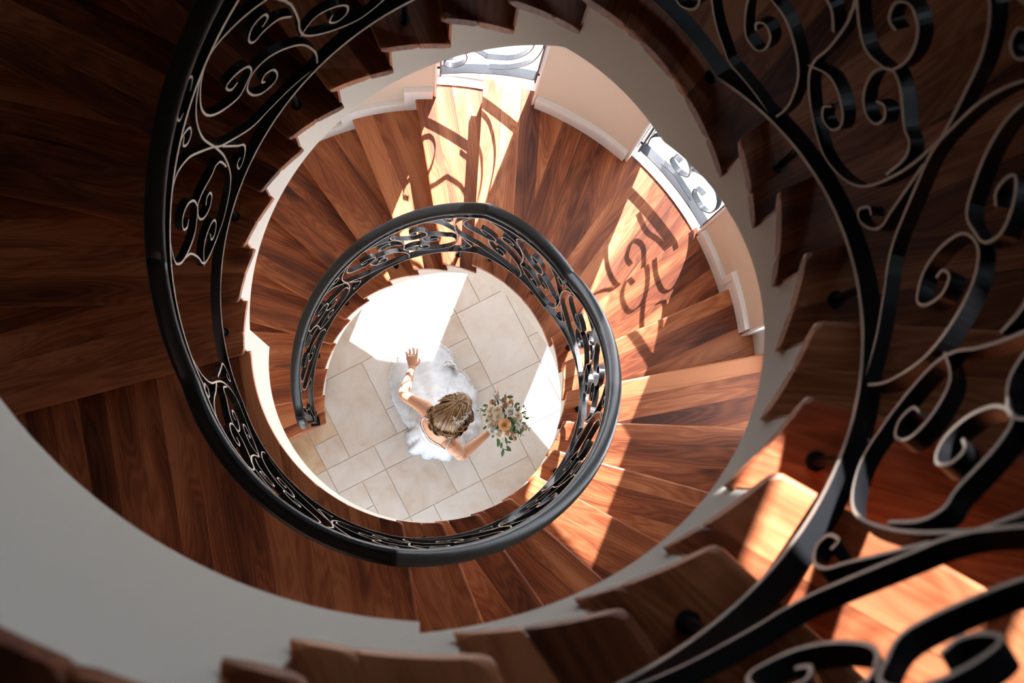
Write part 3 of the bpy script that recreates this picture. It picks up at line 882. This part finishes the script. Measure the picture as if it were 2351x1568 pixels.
TORSO = [(0.86, .170, .120, .0), (0.94, .172, .122, .0), (1.00, .155, .108, -.005), (1.07, .130, .092, -.008), (1.13, .122, .090, -.008), (1.20, .132, .100, -.004), (1.27, .148, .105, .0),
         (1.33, .165, .088, .0), (1.375, .150, .066, .004), (1.41, .085, .054, .012), (1.44, .054, .050, .028)]
def torso_at(z):
    for (z0, a0, b0, c0), (z1, a1, b1, c1) in zip(TORSO, TORSO[1:]):
        if z0 <= z <= z1:
            t = (z - z0) / (z1 - z0); return a0 + (a1 - a0) * t, b0 + (b1 - b0) * t, c0 + (c1 - c0) * t
    return TORSO[0][1:] if z < TORSO[0][0] else TORSO[-1][1:]
bd = MB()
bd.loft([ring(SC + FW * c, hw, hd, z) for z, hw, hd, c in TORSO])
HEAD = Vector((0.185, -0.140, 1.575))
bd.tube([SC + FW * .02 + Vector((0, 0, 1.40)), SC + FW * .06 + Vector((0, 0, 1.455)), HEAD + Vector((0, 0, -.055)) - FW * .03], [.056, .05, .05], 14)
hrot = Matrix.Rotation(FA, 3, 'Z') @ Matrix.Rotation(radians(28), 3, 'Y')       # head bowed
bd.ball(HEAD, 1.0, 22, 16, sc=(.096, .076, .108), rot=hrot)
def hp(x, y, z): return HEAD + hrot @ Vector((x, y, z))
bd.ball(hp(.052, 0, -.06), 1.0, 14, 10, sc=(.045, .05, .055), rot=hrot)             # jaw and chin
bd.ball(hp(.098, 0, -.02), 1.0, 10, 8, sc=(.018, .012, .026), rot=hrot)              # nose
bd.ball(hp(.092, 0, -.068), 1.0, 10, 6, sc=(.010, .024, .010), rot=hrot)             # lips
for s in (-1, 1):
    bd.ball(hp(.080, s * .032, .012), 1.0, 10, 8, sc=(.014, .015, .011), rot=hrot)   # eyes
    bd.ball(hp(-.004, s * .077, -.012), 1.0, 8, 8, sc=(.016, .007, .030), rot=hrot)  # ears
SHL = Vector((-.012, -.115, 1.345)); ELL = Vector((-.158, -.009, 1.155)); WRL = Vector((-.1015, .190, 1.06))
SHR = Vector((.180, -.380, 1.345)); ELR = Vector((.238, -.425, 1.12)); WRR = Vector((.428, -.268, 1.055))
def limb(pts, rads, n=16): bd.tube(spline(pts, 4), [Vector((r, 0, 0)).x for r in [v.x for v in spline([(r, 0, 0) for r in rads], 4)]], n)
for sh, el, wr in ((SHL, ELL, WRL), (SHR, ELR, WRR)):
    c0 = SC + Vector((0, 0, 1.34))
    limb([c0.lerp(sh, .62), sh, sh.lerp(el, .4), el, el.lerp(wr, .3), el.lerp(wr, .75), wr], [.058, .052, .043, .036, .037, .027, .023])
def hand(wr, fwd, side, up, thumb, curl):
    """palm, four fingers and a thumb; side points to the thumb side"""
    fwd = fwd.normalized(); side = side.normalized(); up = up.normalized()
    bd.loft([[wr + fwd * d + side * (w * cos(2 * pi * i / 12)) + up * (h * sin(2 * pi * i / 12)) for i in range(12)] for d, w, h in ((-.015, .022, .017), (.02, .030, .016), (.055, .039, .015), (.085, .039, .013))])
    for q, (sx, L) in enumerate(((.033, .070), (.0115, .078), (-.011, .072), (-.032, .057))):
        p = wr + fwd * (.078 if q < 3 else .070) + side * sx
        d = (fwd + side * sx * 3.2).normalized(); pts = [p - fwd * .012]; c = 0.0
        for s, frac in enumerate((.45, .32, .23)):
            c += curl[s]
            d2 = (d * cos(c) - up * sin(c)).normalized()
            pts.append((pts[-1] if s else p) + d2 * L * frac)
        bd.tube(spline([pts[0], p] + pts[1:], 3), .0090, 9)
        bd.ball(pts[-1], .0088, 8, 6)
    p = wr + fwd * .018 + side * .026
    t1 = p + (fwd * .7 + side * .65 - up * thumb).normalized() * .034; t2 = t1 + (fwd * .95 + side * .15 - up * thumb * 1.4).normalized() * .028
    bd.tube(spline([p - side * .012, p, t1, t2], 3), [.013] * 3 + [.0115] * 3 + [.0095] * 3 + [.0085], 9); bd.ball(t2, .0085, 8, 6)
hf = Vector((-.004, .165, -.055))
hand(WRL, hf, Vector((1, 0.02, .1)), Vector((0.05, .3, .95)), .25, (.12, .18, .15))
hr = Vector((.165, .13, .01))
hand(WRR, hr, Vector((-.2, .3, .9)), Vector((.62, -.78, .1)), .5, (.75, .95, .6))
for s in (-1, 1):
    hip = SC + LF * s * .085; ft = SC + LF * s * .07 + FW * .01
    bd.tube([hip + Vector((0, 0, .93)), hip + Vector((0, 0, .75)), ft + Vector((0, 0, .50)), ft + Vector((0, 0, .42)), ft + Vector((0, 0, .30)), ft + Vector((0, 0, .08)), ft + Vector((0, 0, .03))], [.092, .083, .056, .052, .053, .032, .034], 14)
    bd.ball(ft + FW * .055 + Vector((0, 0, .036)), 1, 12, 8, sc=(.115, .042, .036), rot=Matrix.Rotation(FA, 3, 'Z'))
me0 = mesh('body', bd.v, bd.f, M_SKIN); fix_normals(me0)
tmp = bpy.data.objects.new('body_source', me0); COL.objects.link(tmp)
rm = tmp.modifiers.new('r', 'REMESH'); rm.mode = 'VOXEL'; rm.voxel_size = 0.0036; rm.use_smooth_shade = True
smo = tmp.modifiers.new('s', 'SMOOTH'); smo.factor = 0.5; smo.iterations = 2
dg = bpy.context.evaluated_depsgraph_get(); dg.update()
me1 = bpy.data.meshes.new_from_object(tmp.evaluated_get(dg)); me1.name = 'body'
bpy.data.objects.remove(tmp)
if not me1.materials: me1.materials.append(M_SKIN)
link('body', me1, bride)
# bodice: low scooped back, thin straps
from mathutils.bvhtree import BVHTree
bvh = BVHTree.FromPolygons([v.co.copy() for v in me1.vertices], [tuple(p.vertices) for p in me1.polygons])
def hug(p, d):
    loc, nor, _, _ = bvh.find_nearest(p)
    return loc + nor * d
NB = 60
def ztop(ph):   # ph: 0 = her left, 90 = front, 270 = back
    b = (sin(radians(ph)) + 1) / 2             # 1 front .. 0 back
    back = max(0.0, -sin(radians(ph)))
    t = min(1.0, max(0.0, back - 0.55) / 0.45)
    return 1.262 + 0.012 * b - 0.17 * t * t * (3 - 2 * t)
rows = []
for j in range(11):
    rr_ = []
    for i in range(NB):
        ph = 360 * i / NB; z = 0.93 + (ztop(ph) - 0.93) * j / 10
        hw, hd, c = torso_at(z); bust = 0.022 * max(0, sin(radians(ph))) ** 2 * math.exp(-((z - 1.22) / .055) ** 2)
        p = Vector((SC.x, SC.y, z)) + FW * c + LF * (hw + .005) * cos(radians(ph)) + FW * (hd + .005 + bust) * sin(radians(ph))
        if sin(radians(ph)) < 0.3: p = hug(p, .0035)
        rr_.append(p)
    rows.append(rr_)
b = MB(); b.loft(rows, cap=False)
bo = b.build('bodice', M_SATIN, bride, smooth=True)
for s, ph in ((1, 216), (-1, 324)):
    hw, hd, c = torso_at(1.25)
    pb = Vector((SC.x, SC.y, ztop(ph) - .006)) + FW * c + LF * (hw + .010) * cos(radians(ph)) + FW * (hd + .010) * sin(radians(ph))
    guide = [pb, SC + LF * s * .118 - FW * .085 + Vector((0, 0, 1.36)), SC + LF * s * .108 - FW * .03 + Vector((0, 0, 1.43)), SC + LF * s * .10 + FW * .03 + Vector((0, 0, 1.43)), SC + LF * s * .098 + FW * .10 + Vector((0, 0, 1.33)), SC + LF * s * .09 + FW * .125 + Vector((0, 0, 1.255))]
    pts = [hug(p, .0035) for p in spline(guide, 6)]
    b = MB(); b.tube(pts, .0045, 6); b.build('strap', M_SATIN, bride, smooth=True)
# off-shoulder band round the right arm
ax = (ELR - SHR).normalized(); c0 = SHR.lerp(ELR, .42); s1 = ax.cross(Vector((0, 0, 1))).normalized(); s2 = ax.cross(s1)
b = MB(); b.tube([c0 + s1 * .047 * cos(t) + s2 * .047 * sin(t) + ax * .012 * sin(t) for t in [2 * pi * i / 24 for i in range(25)]], .0032, 6); b.build('arm_band', M_LACE, bride, smooth=True)
# skirt and train
HEM = [(-0.162, -0.324), (-0.134, -0.366), (-0.071, -0.397), (0.076, -0.436), (0.215, -0.418), (0.306, -0.383), (0.369, -0.3), (0.407, -0.202), (0.452, -0.115), (0.418, 0.007), (0.4, 0.095), (0.355, 0.182), (0.295, 0.286), (0.236, 0.349), (0.215, 0.44), (0.093, 0.517), (-0.036, 0.538), (-0.116, 0.517), (-0.21, 0.419), (-0.287, 0.245), (-0.308, 0.14), (-0.263, 0.007), (-0.196, -0.115), (-0.134, -0.185), (-0.151, -0.254)]
def skirt(name, scale, zlift, m, folds, rows_=16, top=0.985, seed=1):
    loop = spline([(x, y, 0) for x, y in HEM] + [(HEM[0][0], HEM[0][1], 0)], 6)[:-1]
    cen = SC + FW * .0
    n = len(loop); rs = random.Random(seed)
    phs = [atan2((p - cen).y, (p - cen).x) for p in loop]
    rws = []
    for j in range(rows_ + 1):
        t = j / rows_; rr_ = []
        for i, p in enumerate(loop):
            d = p - cen; L = d.length; u = d / L
            L *= scale
            a = phs[i] - FA
            hw, hd, c_ = torso_at(max(top - t * .12, .86))
            w0 = 1 / sqrt((sin(a) / (hw + .014)) ** 2 + (cos(a) / (hd + .014)) ** 2)
            far = max(0.0, L - .28)
            # hangs from the hips, then trails along the floor where the train is long
            s = t ** 1.15
            rad = w0 + (L - w0) * s
            pz = 1.0 + 2.6 * far
            z = top * (1 - t) ** pz + zlift
            fold = sin(phs[i] * folds + 1.3 * sin(phs[i] * 3 + seed)) * .016 * min(1, t * 1.6) + sin(phs[i] * 23 + seed) * .005 * t
            rad += fold
            z += .018 * abs(sin(phs[i] * folds * .5 + seed)) * t * (1 if t < 1 else .4) + .012 * sin(9 * rad + phs[i] * 5) ** 2 * t * (t < 1)
            p_ = Vector((cen.x + u.x * rad, cen.y + u.y * rad, max(z, .004 + zlift)))
            if j < 2: p_ = hug(Vector((cen.x + u.x * w0, cen.y + u.y * w0, z - zlift)), .0036 + .008 * j + zlift * .1)
            rr_.append(p_)
        rws.append(rr_)
    b = MB(); b.loft(rws, cap=False)
    return b.build(name, m, bride, smooth=True), rws
sk, rws = skirt('skirt', 0.95, 0.0, M_SATIN, 9)
so = sk.modifiers.new('thick', 'SOLIDIFY'); so.thickness = 0.003; so.offset = -1
tl, rwt = skirt('tulle_layer', 1.0, 0.022, M_TULLE, 9, seed=1)
b = MB(); rl_ = random.Random(11)
hem = rwt[-1]
for i in range(len(hem)):
    for q in range(4):
        p = hem[i].lerp(hem[(i + 1) % len(hem)], rl_.random())
        inw = (SC - p); inw.z = 0; inw.normalize()
        edge = rl_.random() ** 2 * .045
        c = p + inw * edge + Vector((0, 0, .010 + edge * .12)); rr_ = rl_.uniform(.004, .009)
        for k in range(5):
            t = 2 * pi * k / 5 + q; d = Vector((cos(t), sin(t), 0)); e = Vector((-sin(t), cos(t), 0))
            b.add([c, c + d * rr_ * .6 + e * rr_ * .4 + Vector((0, 0, .002)), c + d * rr_ * 1.3 + Vector((0, 0, .003)), c + d * rr_ * .6 - e * rr_ * .4 + Vector((0, 0, .002))], [(0, 3, 2, 1)])
lt = b.build('lace_trim', M_LACE, bride, fix=False); lt['kind'] = 'stuff'
# ruched bustle where the train is gathered
b = MB()
for q in range(7):
    base = Vector((.155 + .012 * q, .315 - .012 * q, .05)) if q < 4 else Vector((.235 + .01 * q, .05 - .02 * q, .10))
    pts = [base + Vector((.05 * cos(t * 1.7 + q), .035 * sin(t * 2.3 + q * 1.7), .028 * sin(t * 3 + q))) for t in [i * .45 for i in range(9)]]
    b.tube(spline(pts, 3), [.014 + .006 * sin(i * .8 + q) for i in range(25)], 8, flat=.6)
b.build('ruffle', M_SATIN, bride, smooth=True)
# hair
b = MB(); rh = random.Random(5)
hc = Vector((0.168, -0.158, 1.580))
b.ball(hc, 1.0, 24, 16, 0, sc=(.130, .106, .106), rot=Matrix.Rotation(FA, 3, 'Z'))
b.ball(Vector((0.118, -0.235, 1.515)), 1.0, 20, 12, 0, sc=(.070, .118, .072), rot=Matrix.Rotation(FA, 3, 'Z'))
ENDS = [(0.013, -0.128), (0.007, -0.185), (0.021, -0.248), (0.064, -0.294), (0.127, -0.314), (0.198, -0.308), (0.249, -0.271), (0.283, -0.205), (0.296, -0.134), (0.292, -0.085), (0.262, -0.040), (0.215, -0.022), (0.150, -0.040), (0.085, -0.065), (0.040, -0.092)]
endc = spline([(x, y, 0) for x, y in ENDS], 8)
part = [Vector((0.172, -0.098, 0)), Vector((0.222, -0.080, 0)), Vector((0.272, -0.060, 0))]
def on_hair(x, y, lift=0.0):
    d = Vector((x, y, 0)) - Vector((hc.x, hc.y, 0)); a = d.dot(FW) / .142; c = d.dot(LF) / .120
    r2 = a * a + c * c
    z = hc.z + .114 * sqrt(max(0.0, 1 - min(r2, 1.0))) - (0.34 * max(0, r2 - 1))
    d2 = Vector((x, y, 0)) - Vector((.118, -.235, 0)); a = d2.dot(FW) / .082; c = d2.dot(LF) / .130; r2 = a * a + c * c
    if r2 < 1: z = max(z, 1.515 + .078 * sqrt(1 - r2))
    return Vector((x, y, z + lift))
NE = len(endc) - 1
for q in range(1100):
    back_ = rh.random() < .68
    s = rh.random() * .53 if back_ else rh.uniform(.53, 1.0); e = endc[int(s * NE)].copy()
    e += Vector((rh.gauss(0, .004), rh.gauss(0, .004), 0)); shrink = rh.uniform(.84, .98) if back_ else rh.uniform(.76, .90)
    t0 = part[0].lerp(part[1], rh.random()) if rh.random() < .6 else part[1].lerp(part[2], rh.random())
    t0 = t0 + Vector((rh.gauss(0, .0025), rh.gauss(0, .0025), 0))
    e = t0.lerp(e, shrink)
    side = Vector((-(e - t0).y, (e - t0).x, 0)); bow = (.25 - s) * .34 if back_ else 0.0
    m_ = t0.lerp(e, .5) + side * bow
    sn = side.normalized() if side.length > 0 else Vector((1, 0, 0))
    wv = s * 60 + rh.gauss(0, .35); am = .0065; pts = []
    lf_ = .002 + rh.uniform(0, .004)
    for i in range(13):
        t = i / 12; p = t0 * (1 - t) ** 2 + m_ * 2 * t * (1 - t) + e * t * t
        p = p + sn * am * sin(wv + t * 6.5) * t
        pts.append(on_hair(p.x, p.y, lf_ * sin(pi * min(1, t * 1.1 + .05)) + .003 * sin(wv * .7 + t * 6) * t))
    w = rh.uniform(.0012, .0027)
    mi = rh.choices([0, 1, 2, 3], [5, 5, 4, 2] if sin(s * 47) < .2 else [2, 4, 6, 4])[0]
    b.tube(pts, [w * .6] + [w] * 10 + [w * .8, w * .2], 5, mi, cap=False, flat=.7)
for q in range(46):                                       # loose curls along the nape
    s = q / 45 * .55; e = endc[int(s * (len(endc) - 1))]
    cen = Vector((.13, -.2, 0)).lerp(e, rh.uniform(.78, .97)); r0 = rh.uniform(.014, .026); ph = rh.uniform(0, 6.28)
    z0 = on_hair(cen.x, cen.y).z
    tang = Vector((-(e.y + .2), e.x - .13, 0)).normalized(); rad_ = Vector((tang.y, -tang.x, 0))
    for k in range(5):
        dr = k * .0035; pts = []
        for i in range(10):
            t = ph + i * .62
            p = cen + tang * (r0 - dr) * cos(t) * 1.3 + rad_ * (r0 - dr) * .75 * sin(t)
            pts.append(Vector((p.x, p.y, z0 + .010 - .004 * k + .008 * sin(t * .7))))
        b.tube(pts, [.0016] + [.0034] * 8 + [.0014], 5, rh.choices([0, 1, 2, 3], [3, 5, 5, 3])[0], cap=False)
b.build('hair', M_HAIR, bride, smooth=True, fix=False)
# pearl hair vine
b = MB(); VINE = [(0.168, -0.204), (0.185, -0.230), (0.210, -0.230), (0.233, -0.210), (0.249, -0.193), (0.266, -0.171), (0.280, -0.154)]
vp = [on_hair(x, y, .008) for x, y in VINE]; cv = spline(vp, 6); b.tube(cv, .0008, 5)
for p in cv:
    for k in range(3):
        d = Vector((rh.gauss(0, .009), rh.gauss(0, .009), 0)); q = on_hair(p.x + d.x, p.y + d.y, .009)
        b.ball(q, rh.uniform(.0018, .0034), 6, 5); b.tube([p, q], .0006, 4)
b.build('hair_vine', M_PEARL, bride, smooth=True)

# ------------------------------------------------------------------ bouquet
def petal_mat(name, c, c2):
    m = mat(name, c, 0.6); bs = m.node_tree.nodes['Principled BSDF']
    tc = nd(m, 'ShaderNodeTexCoord'); n = nd(m, 'ShaderNodeTexNoise'); n.inputs['Scale'].default_value = 60
    r = ramp(m, [(0.3, c), (0.7, c2)]); lk(m, tc.outputs['Object'], n.inputs['Vector']); lk(m, n.outputs['Fac'], r.inputs['Fac']); lk(m, r.outputs['Color'], bs.inputs['Base Color'])
    return m
M_PEACH = petal_mat('peach_petal', (0.80, 0.42, 0.20), (0.84, 0.58, 0.34)); M_CREAM = petal_mat('cream_petal', (0.80, 0.70, 0.53), (0.86, 0.80, 0.69))
M_WPET = petal_mat('white_petal', (0.82, 0.81, 0.77), (0.88, 0.87, 0.85)); M_BLUSH = petal_mat('blush_petal', (0.76, 0.47, 0.31), (0.83, 0.62, 0.47))
M_LEAF = petal_mat('green_leaf', (0.045, 0.11, 0.035), (0.085, 0.17, 0.06)); M_PLUME = petal_mat('brown_plume', (0.24, 0.11, 0.06), (0.42, 0.24, 0.14)); M_STEM = petal_mat('stem', (0.13, 0.17, 0.06), (0.22, 0.24, 0.10))
M_PINK = petal_mat('pampas', (0.78, 0.55, 0.45), (0.86, 0.72, 0.62))
BC = Vector((0.545, -0.182, 1.08))
bq = empty('bouquet', (0.50, -0.21, 0.86)); tag(bq, 'loose bridal bouquet of cream and peach roses with eucalyptus leaves in the bride\'s hand', 'bouquet')
def dome(x, y, lift=0.0):
    d = (Vector((x, y)) - Vector((BC.x, BC.y))).length
    return Vector((x, y, 1.185 - 0.10 * min(1.4, (d / .17) ** 2) + lift))
def frame_out(p, k=.75):
    d = Vector((p.x - BC.x, p.y - BC.y, .17)).normalized(); z = (d * k + Vector((0, 0, 1)) * (1 - k)).normalized()
    x = z.orthogonal().normalized(); y = z.cross(x); return Matrix((x, y, z)).transposed()
rb_ = random.Random(21)
def rose(p, r, m, name):
    R = frame_out(p); b = MB()
    b.ball(p - R @ Vector((0, 0, r * .35)), r * .62, 10, 6, sc=(1, 1, .8), rot=R)
    for ringi, (rr_, n, h, op) in enumerate(((.22, 3, .62, .05), (.42, 4, .52, .18), (.66, 5, .38, .38), (.92, 6, .16, .7))):
        for k in range(n):
            a0 = 2 * pi * k / n + ringi * .7 + rb_.uniform(-.15, .15); wd = 2 * pi / n * .78
            vs = []
            for j in range(4):
                v = j / 3
                for i in range(5):
                    u = (i / 4 - .5) * 2; a = a0 + u * wd
                    rad = r * (rr_ * (.55 + .45 * v) + op * .35 * v * v); z = r * (-.35 + (h + .35) * v * (1 - .18 * u * u) - op * .22 * v ** 3)
                    vs.append(p + R @ Vector((rad * cos(a), rad * sin(a), z)))
            b.add(vs, [(j * 5 + i, j * 5 + i + 1, j * 5 + i + 6, j * 5 + i + 5) for j in range(3) for i in range(4)])
    return b.build(name, m, bq, smooth=True, fix=False)
def mum(p, r, m, name='white_bloom'):
    R = frame_out(p); b = MB()
    for q in range(64):
        el = radians(15 + 70 * (q / 64)); a = q * 2.39996; L = r * (1.15 - .5 * q / 64) * rb_.uniform(.85, 1.1); w = r * .10
        d = Vector((cos(a) * cos(el), sin(a) * cos(el), sin(el))); s = Vector((-sin(a), cos(a), 0)); up = d.cross(s)
        vs = [p + R @ x for x in (s * w * .4, -s * w * .4, d * L * .6 + s * w - up * .1 * r, d * L * .6 - s * w - up * .1 * r, d * L + up * .04 * r)]
        b.add(vs, [(0, 1, 3, 2), (2, 3, 4)])
    b.ball(p, r * .3, 8, 6)
    return b.build(name, m, bq, smooth=True, fix=False)
def leaf(p, d, L, w, m=None, tilt=.15, parent=None):
    d = Vector(d).normalized(); s = Vector((-d.y, d.x, 0)).normalized(); up = Vector((0, 0, 1)); vs = []
    for j in range(7):
        t = j / 6; wd = w * sin(pi * min(1, t * .97 + .03)) ** .8 if j < 6 else 0
        c = p + d * L * (t - .5) + up * (-tilt * L * t * t + .02 * L)
        vs += [c + s * wd + up * wd * .25, c, c - s * wd + up * wd * .25]
    fs = []
    for j in range(6):
        a = j * 3; fs += [(a, a + 1, a + 4, a + 3), (a + 1, a + 2, a + 5, a + 4)]
    b = MB(); b.add(vs, fs); return b.build('leaf', m or M_LEAF, parent or bq, smooth=True, fix=False)
b = MB()
for q in range(16):
    a = q * 2.4; r0 = .012 * sqrt(q / 16 + .05)
    top_ = BC + Vector((.07 * cos(a), .07 * sin(a), .02)); bot_ = Vector((.488 + r0 * cos(a), -.215 + r0 * sin(a), .87 + rb_.uniform(0, .02))); mid_ = Vector((.495 + r0 * .6 * cos(a), -.208 + r0 * .6 * sin(a), 1.02))
    b.tube(spline([bot_, mid_, top_], 4), .0032, 6)
b.build('stems', M_STEM, bq, smooth=True)
b = MB(); b.tube([Vector((.4935, -.2095, .99)), Vector((.4965, -.2065, 1.06))], [.017, .018], 14); b.build('ribbon_wrap', M_SATIN, bq, smooth=True)
b = MB(); b.ball(BC + Vector((0, 0, .035)), 1.0, 16, 10, sc=(.105, .105, .062)); b.build('foliage_core', M_LEAF, bq, smooth=True)
rose(dome(.532, -.217, .012), .039, M_PEACH, 'peach_rose')
for x, y in [(0.482, -0.119), (0.49, -0.159), (0.442, -0.116), (0.44, -0.161), (0.446, -0.215), (0.497, -0.276), (0.623, -0.154)]: rose(dome(x, y), rb_.uniform(.030, .036), M_CREAM, 'cream_rose')
for (x, y), r in zip([(0.57, -0.135), (0.486, -0.028), (0.623, -0.217), (0.452, -0.253)], (.052, .042, .036, .036)): mum(dome(x, y, .004), r, M_WPET)
for x, y in [(0.581, -0.051), (0.551, -0.077), (0.455, -0.051), (0.665, -0.241), (0.554, -0.274), (0.482, -0.194)]: rose(dome(x, y, -.004), rb_.uniform(.017, .024), M_BLUSH, 'blush_rosebud')
def plume(p, d, L, w):
    b = MB(); d = Vector(d).normalized(); s = Vector((-d.y, d.x, 0)); b.tube([p - d * L * .5, p + d * L * .5], .0018, 5)
    for q in range(90):
        t = q / 90; a = q * 2.4; rr_ = w * (1 - t) ** .6 * rb_.uniform(.4, 1.1)
        c = p + d * L * (t - .4) + (s * cos(a) + Vector((0, 0, 1)) * sin(a)) * rr_; b.ball(c, .0055, 5, 4)
    b.build('plume', M_PLUME, bq, smooth=True)
plume(dome(.537, -.070, .022), (.02, 1, .05), .105, .017); plume(dome(.586, -.275, .006), (.35, -1, -.25), .09, .012)
for (x, y), d, L, w in zip([(0.577, -0.02), (0.619, -0.116), (0.61, -0.085), (0.595, -0.19), (0.583, -0.234), (0.648, -0.241), (0.406, -0.079), (0.4, -0.146), (0.627, -0.07)],
        [(1, .1, .1), (1, .35, 0), (.5, .9, 0), (.7, -.8, 0), (-.3, -1, 0), (.1, -1, -.1), (-1, .1, -.1), (-1, -.1, -.1), (1, -.3, 0)], [.05, .042, .035, .055, .062, .062, .036, .034, .034], [.0115, .010, .009, .014, .0135, .0125, .009, .007, .008]):
    leaf(dome(x, y, .016), d, L, w)
for q in range(26):
    t = 2 * pi * q / 26 + rb_.uniform(-.1, .1); r_ = rb_.uniform(.105, .155)
    leaf(dome(BC.x + r_ * cos(t), BC.y + r_ * sin(t), rb_.uniform(-.012, .004)), (cos(t) + rb_.gauss(0, .4), sin(t) + rb_.gauss(0, .4), -.1), rb_.uniform(.026, .046), rb_.uniform(.005, .0095))
tw = [(.520, -.27), (.525, -.33), (.528, -.375), (.53, -.42)]
b = MB(); b.tube(spline([dome(x, y, -.01) for x, y in tw], 4), .0016, 5); b.build('trailing_stem', M_STEM, bq, smooth=True)
for (x, y), d, L, w in zip([(0.497, -0.341), (0.517, -0.356), (0.549, -0.325), (0.57, -0.333), (0.572, -0.375), (0.53, -0.405), (0.562, -0.386), (0.581, -0.31), (0.492, -0.306)],
        [(-.15, -1, -.1), (-.05, -1, -.1), (.25, -1, -.1), (1, -.2, 0), (.7, -.8, -.1), (-.15, -1, -.1), (1, -.3, -.1), (.9, -.3, 0), (-.6, -1, 0)], [.056, .046, .056, .034, .055, .062, .05, .036, .04], [.0125, .0085, .009, .006, .0115, .0110, .005, .010, .006]):
    leaf(dome(x, y, .0), d, L, w)
for (x, y) in [(0.375, -0.108), (0.413, -0.1), (0.673, -0.215), (0.68, -0.089), (0.699, -0.23), (0.654, -0.276), (0.631, -0.264), (0.463, -0.074), (0.60, -0.10), (0.64, -0.19), (0.52, -0.05), (0.47, -0.235), (0.55, -0.24), (0.60, -0.255), (0.425, -0.19), (0.665, -0.15)]:
    b = MB(); c = dome(x, y, .002); src = BC + Vector((0, 0, .03))
    b.tube([src.lerp(c, .5), c], .0014, 5)
    for q in range(9):
        d = Vector((rb_.gauss(0, 1), rb_.gauss(0, 1), rb_.gauss(.3, .5))).normalized() * rb_.uniform(.012, .032); e = c + d
        b.tube([c, e], .0008, 4); b.ball(e, rb_.uniform(.0022, .0036), 6, 4, 1 if q % 2 else 0)
        s = Vector((-d.y, d.x, 0)).normalized() * .0042; m_ = c + d * .6
        b.add([m_ - d * .3, m_ + s, m_ + d * .35, m_ - s], [(0, 1, 2, 3)], 0)
    b.build('filler_sprig', [M_LEAF, M_WPET], bq, smooth=True, fix=False)
b = MB(); b.tube(spline([dome(.64, -.168, -.01), Vector((.696, -.165, 1.11)), Vector((.738, -.163, 1.115)), Vector((.776, -.173, 1.12)), Vector((.821, -.158, 1.13))], 4), [.0018] * 10 + [.0012] * 7, 5); b.build('grass_stem', M_STEM, bq, smooth=True)
b = MB(); b.tube(spline([dome(.492, -.005), Vector((.490, .02, 1.13)), Vector((.486, .05, 1.14)), Vector((.494, .06, 1.14))], 4), [.006, .007, .008, .008, .007, .006, .006, .005, .005, .004, .003, .002, .001], 7); b.build('pampas_tip', M_PINK, bq, smooth=True)
leaf(dome(.492, .008, .01), (-.2, 1, .1), .05, .0065, M_PEACH); leaf(dome(.482, .006, .005), (-.3, 1, .1), .045, .004)
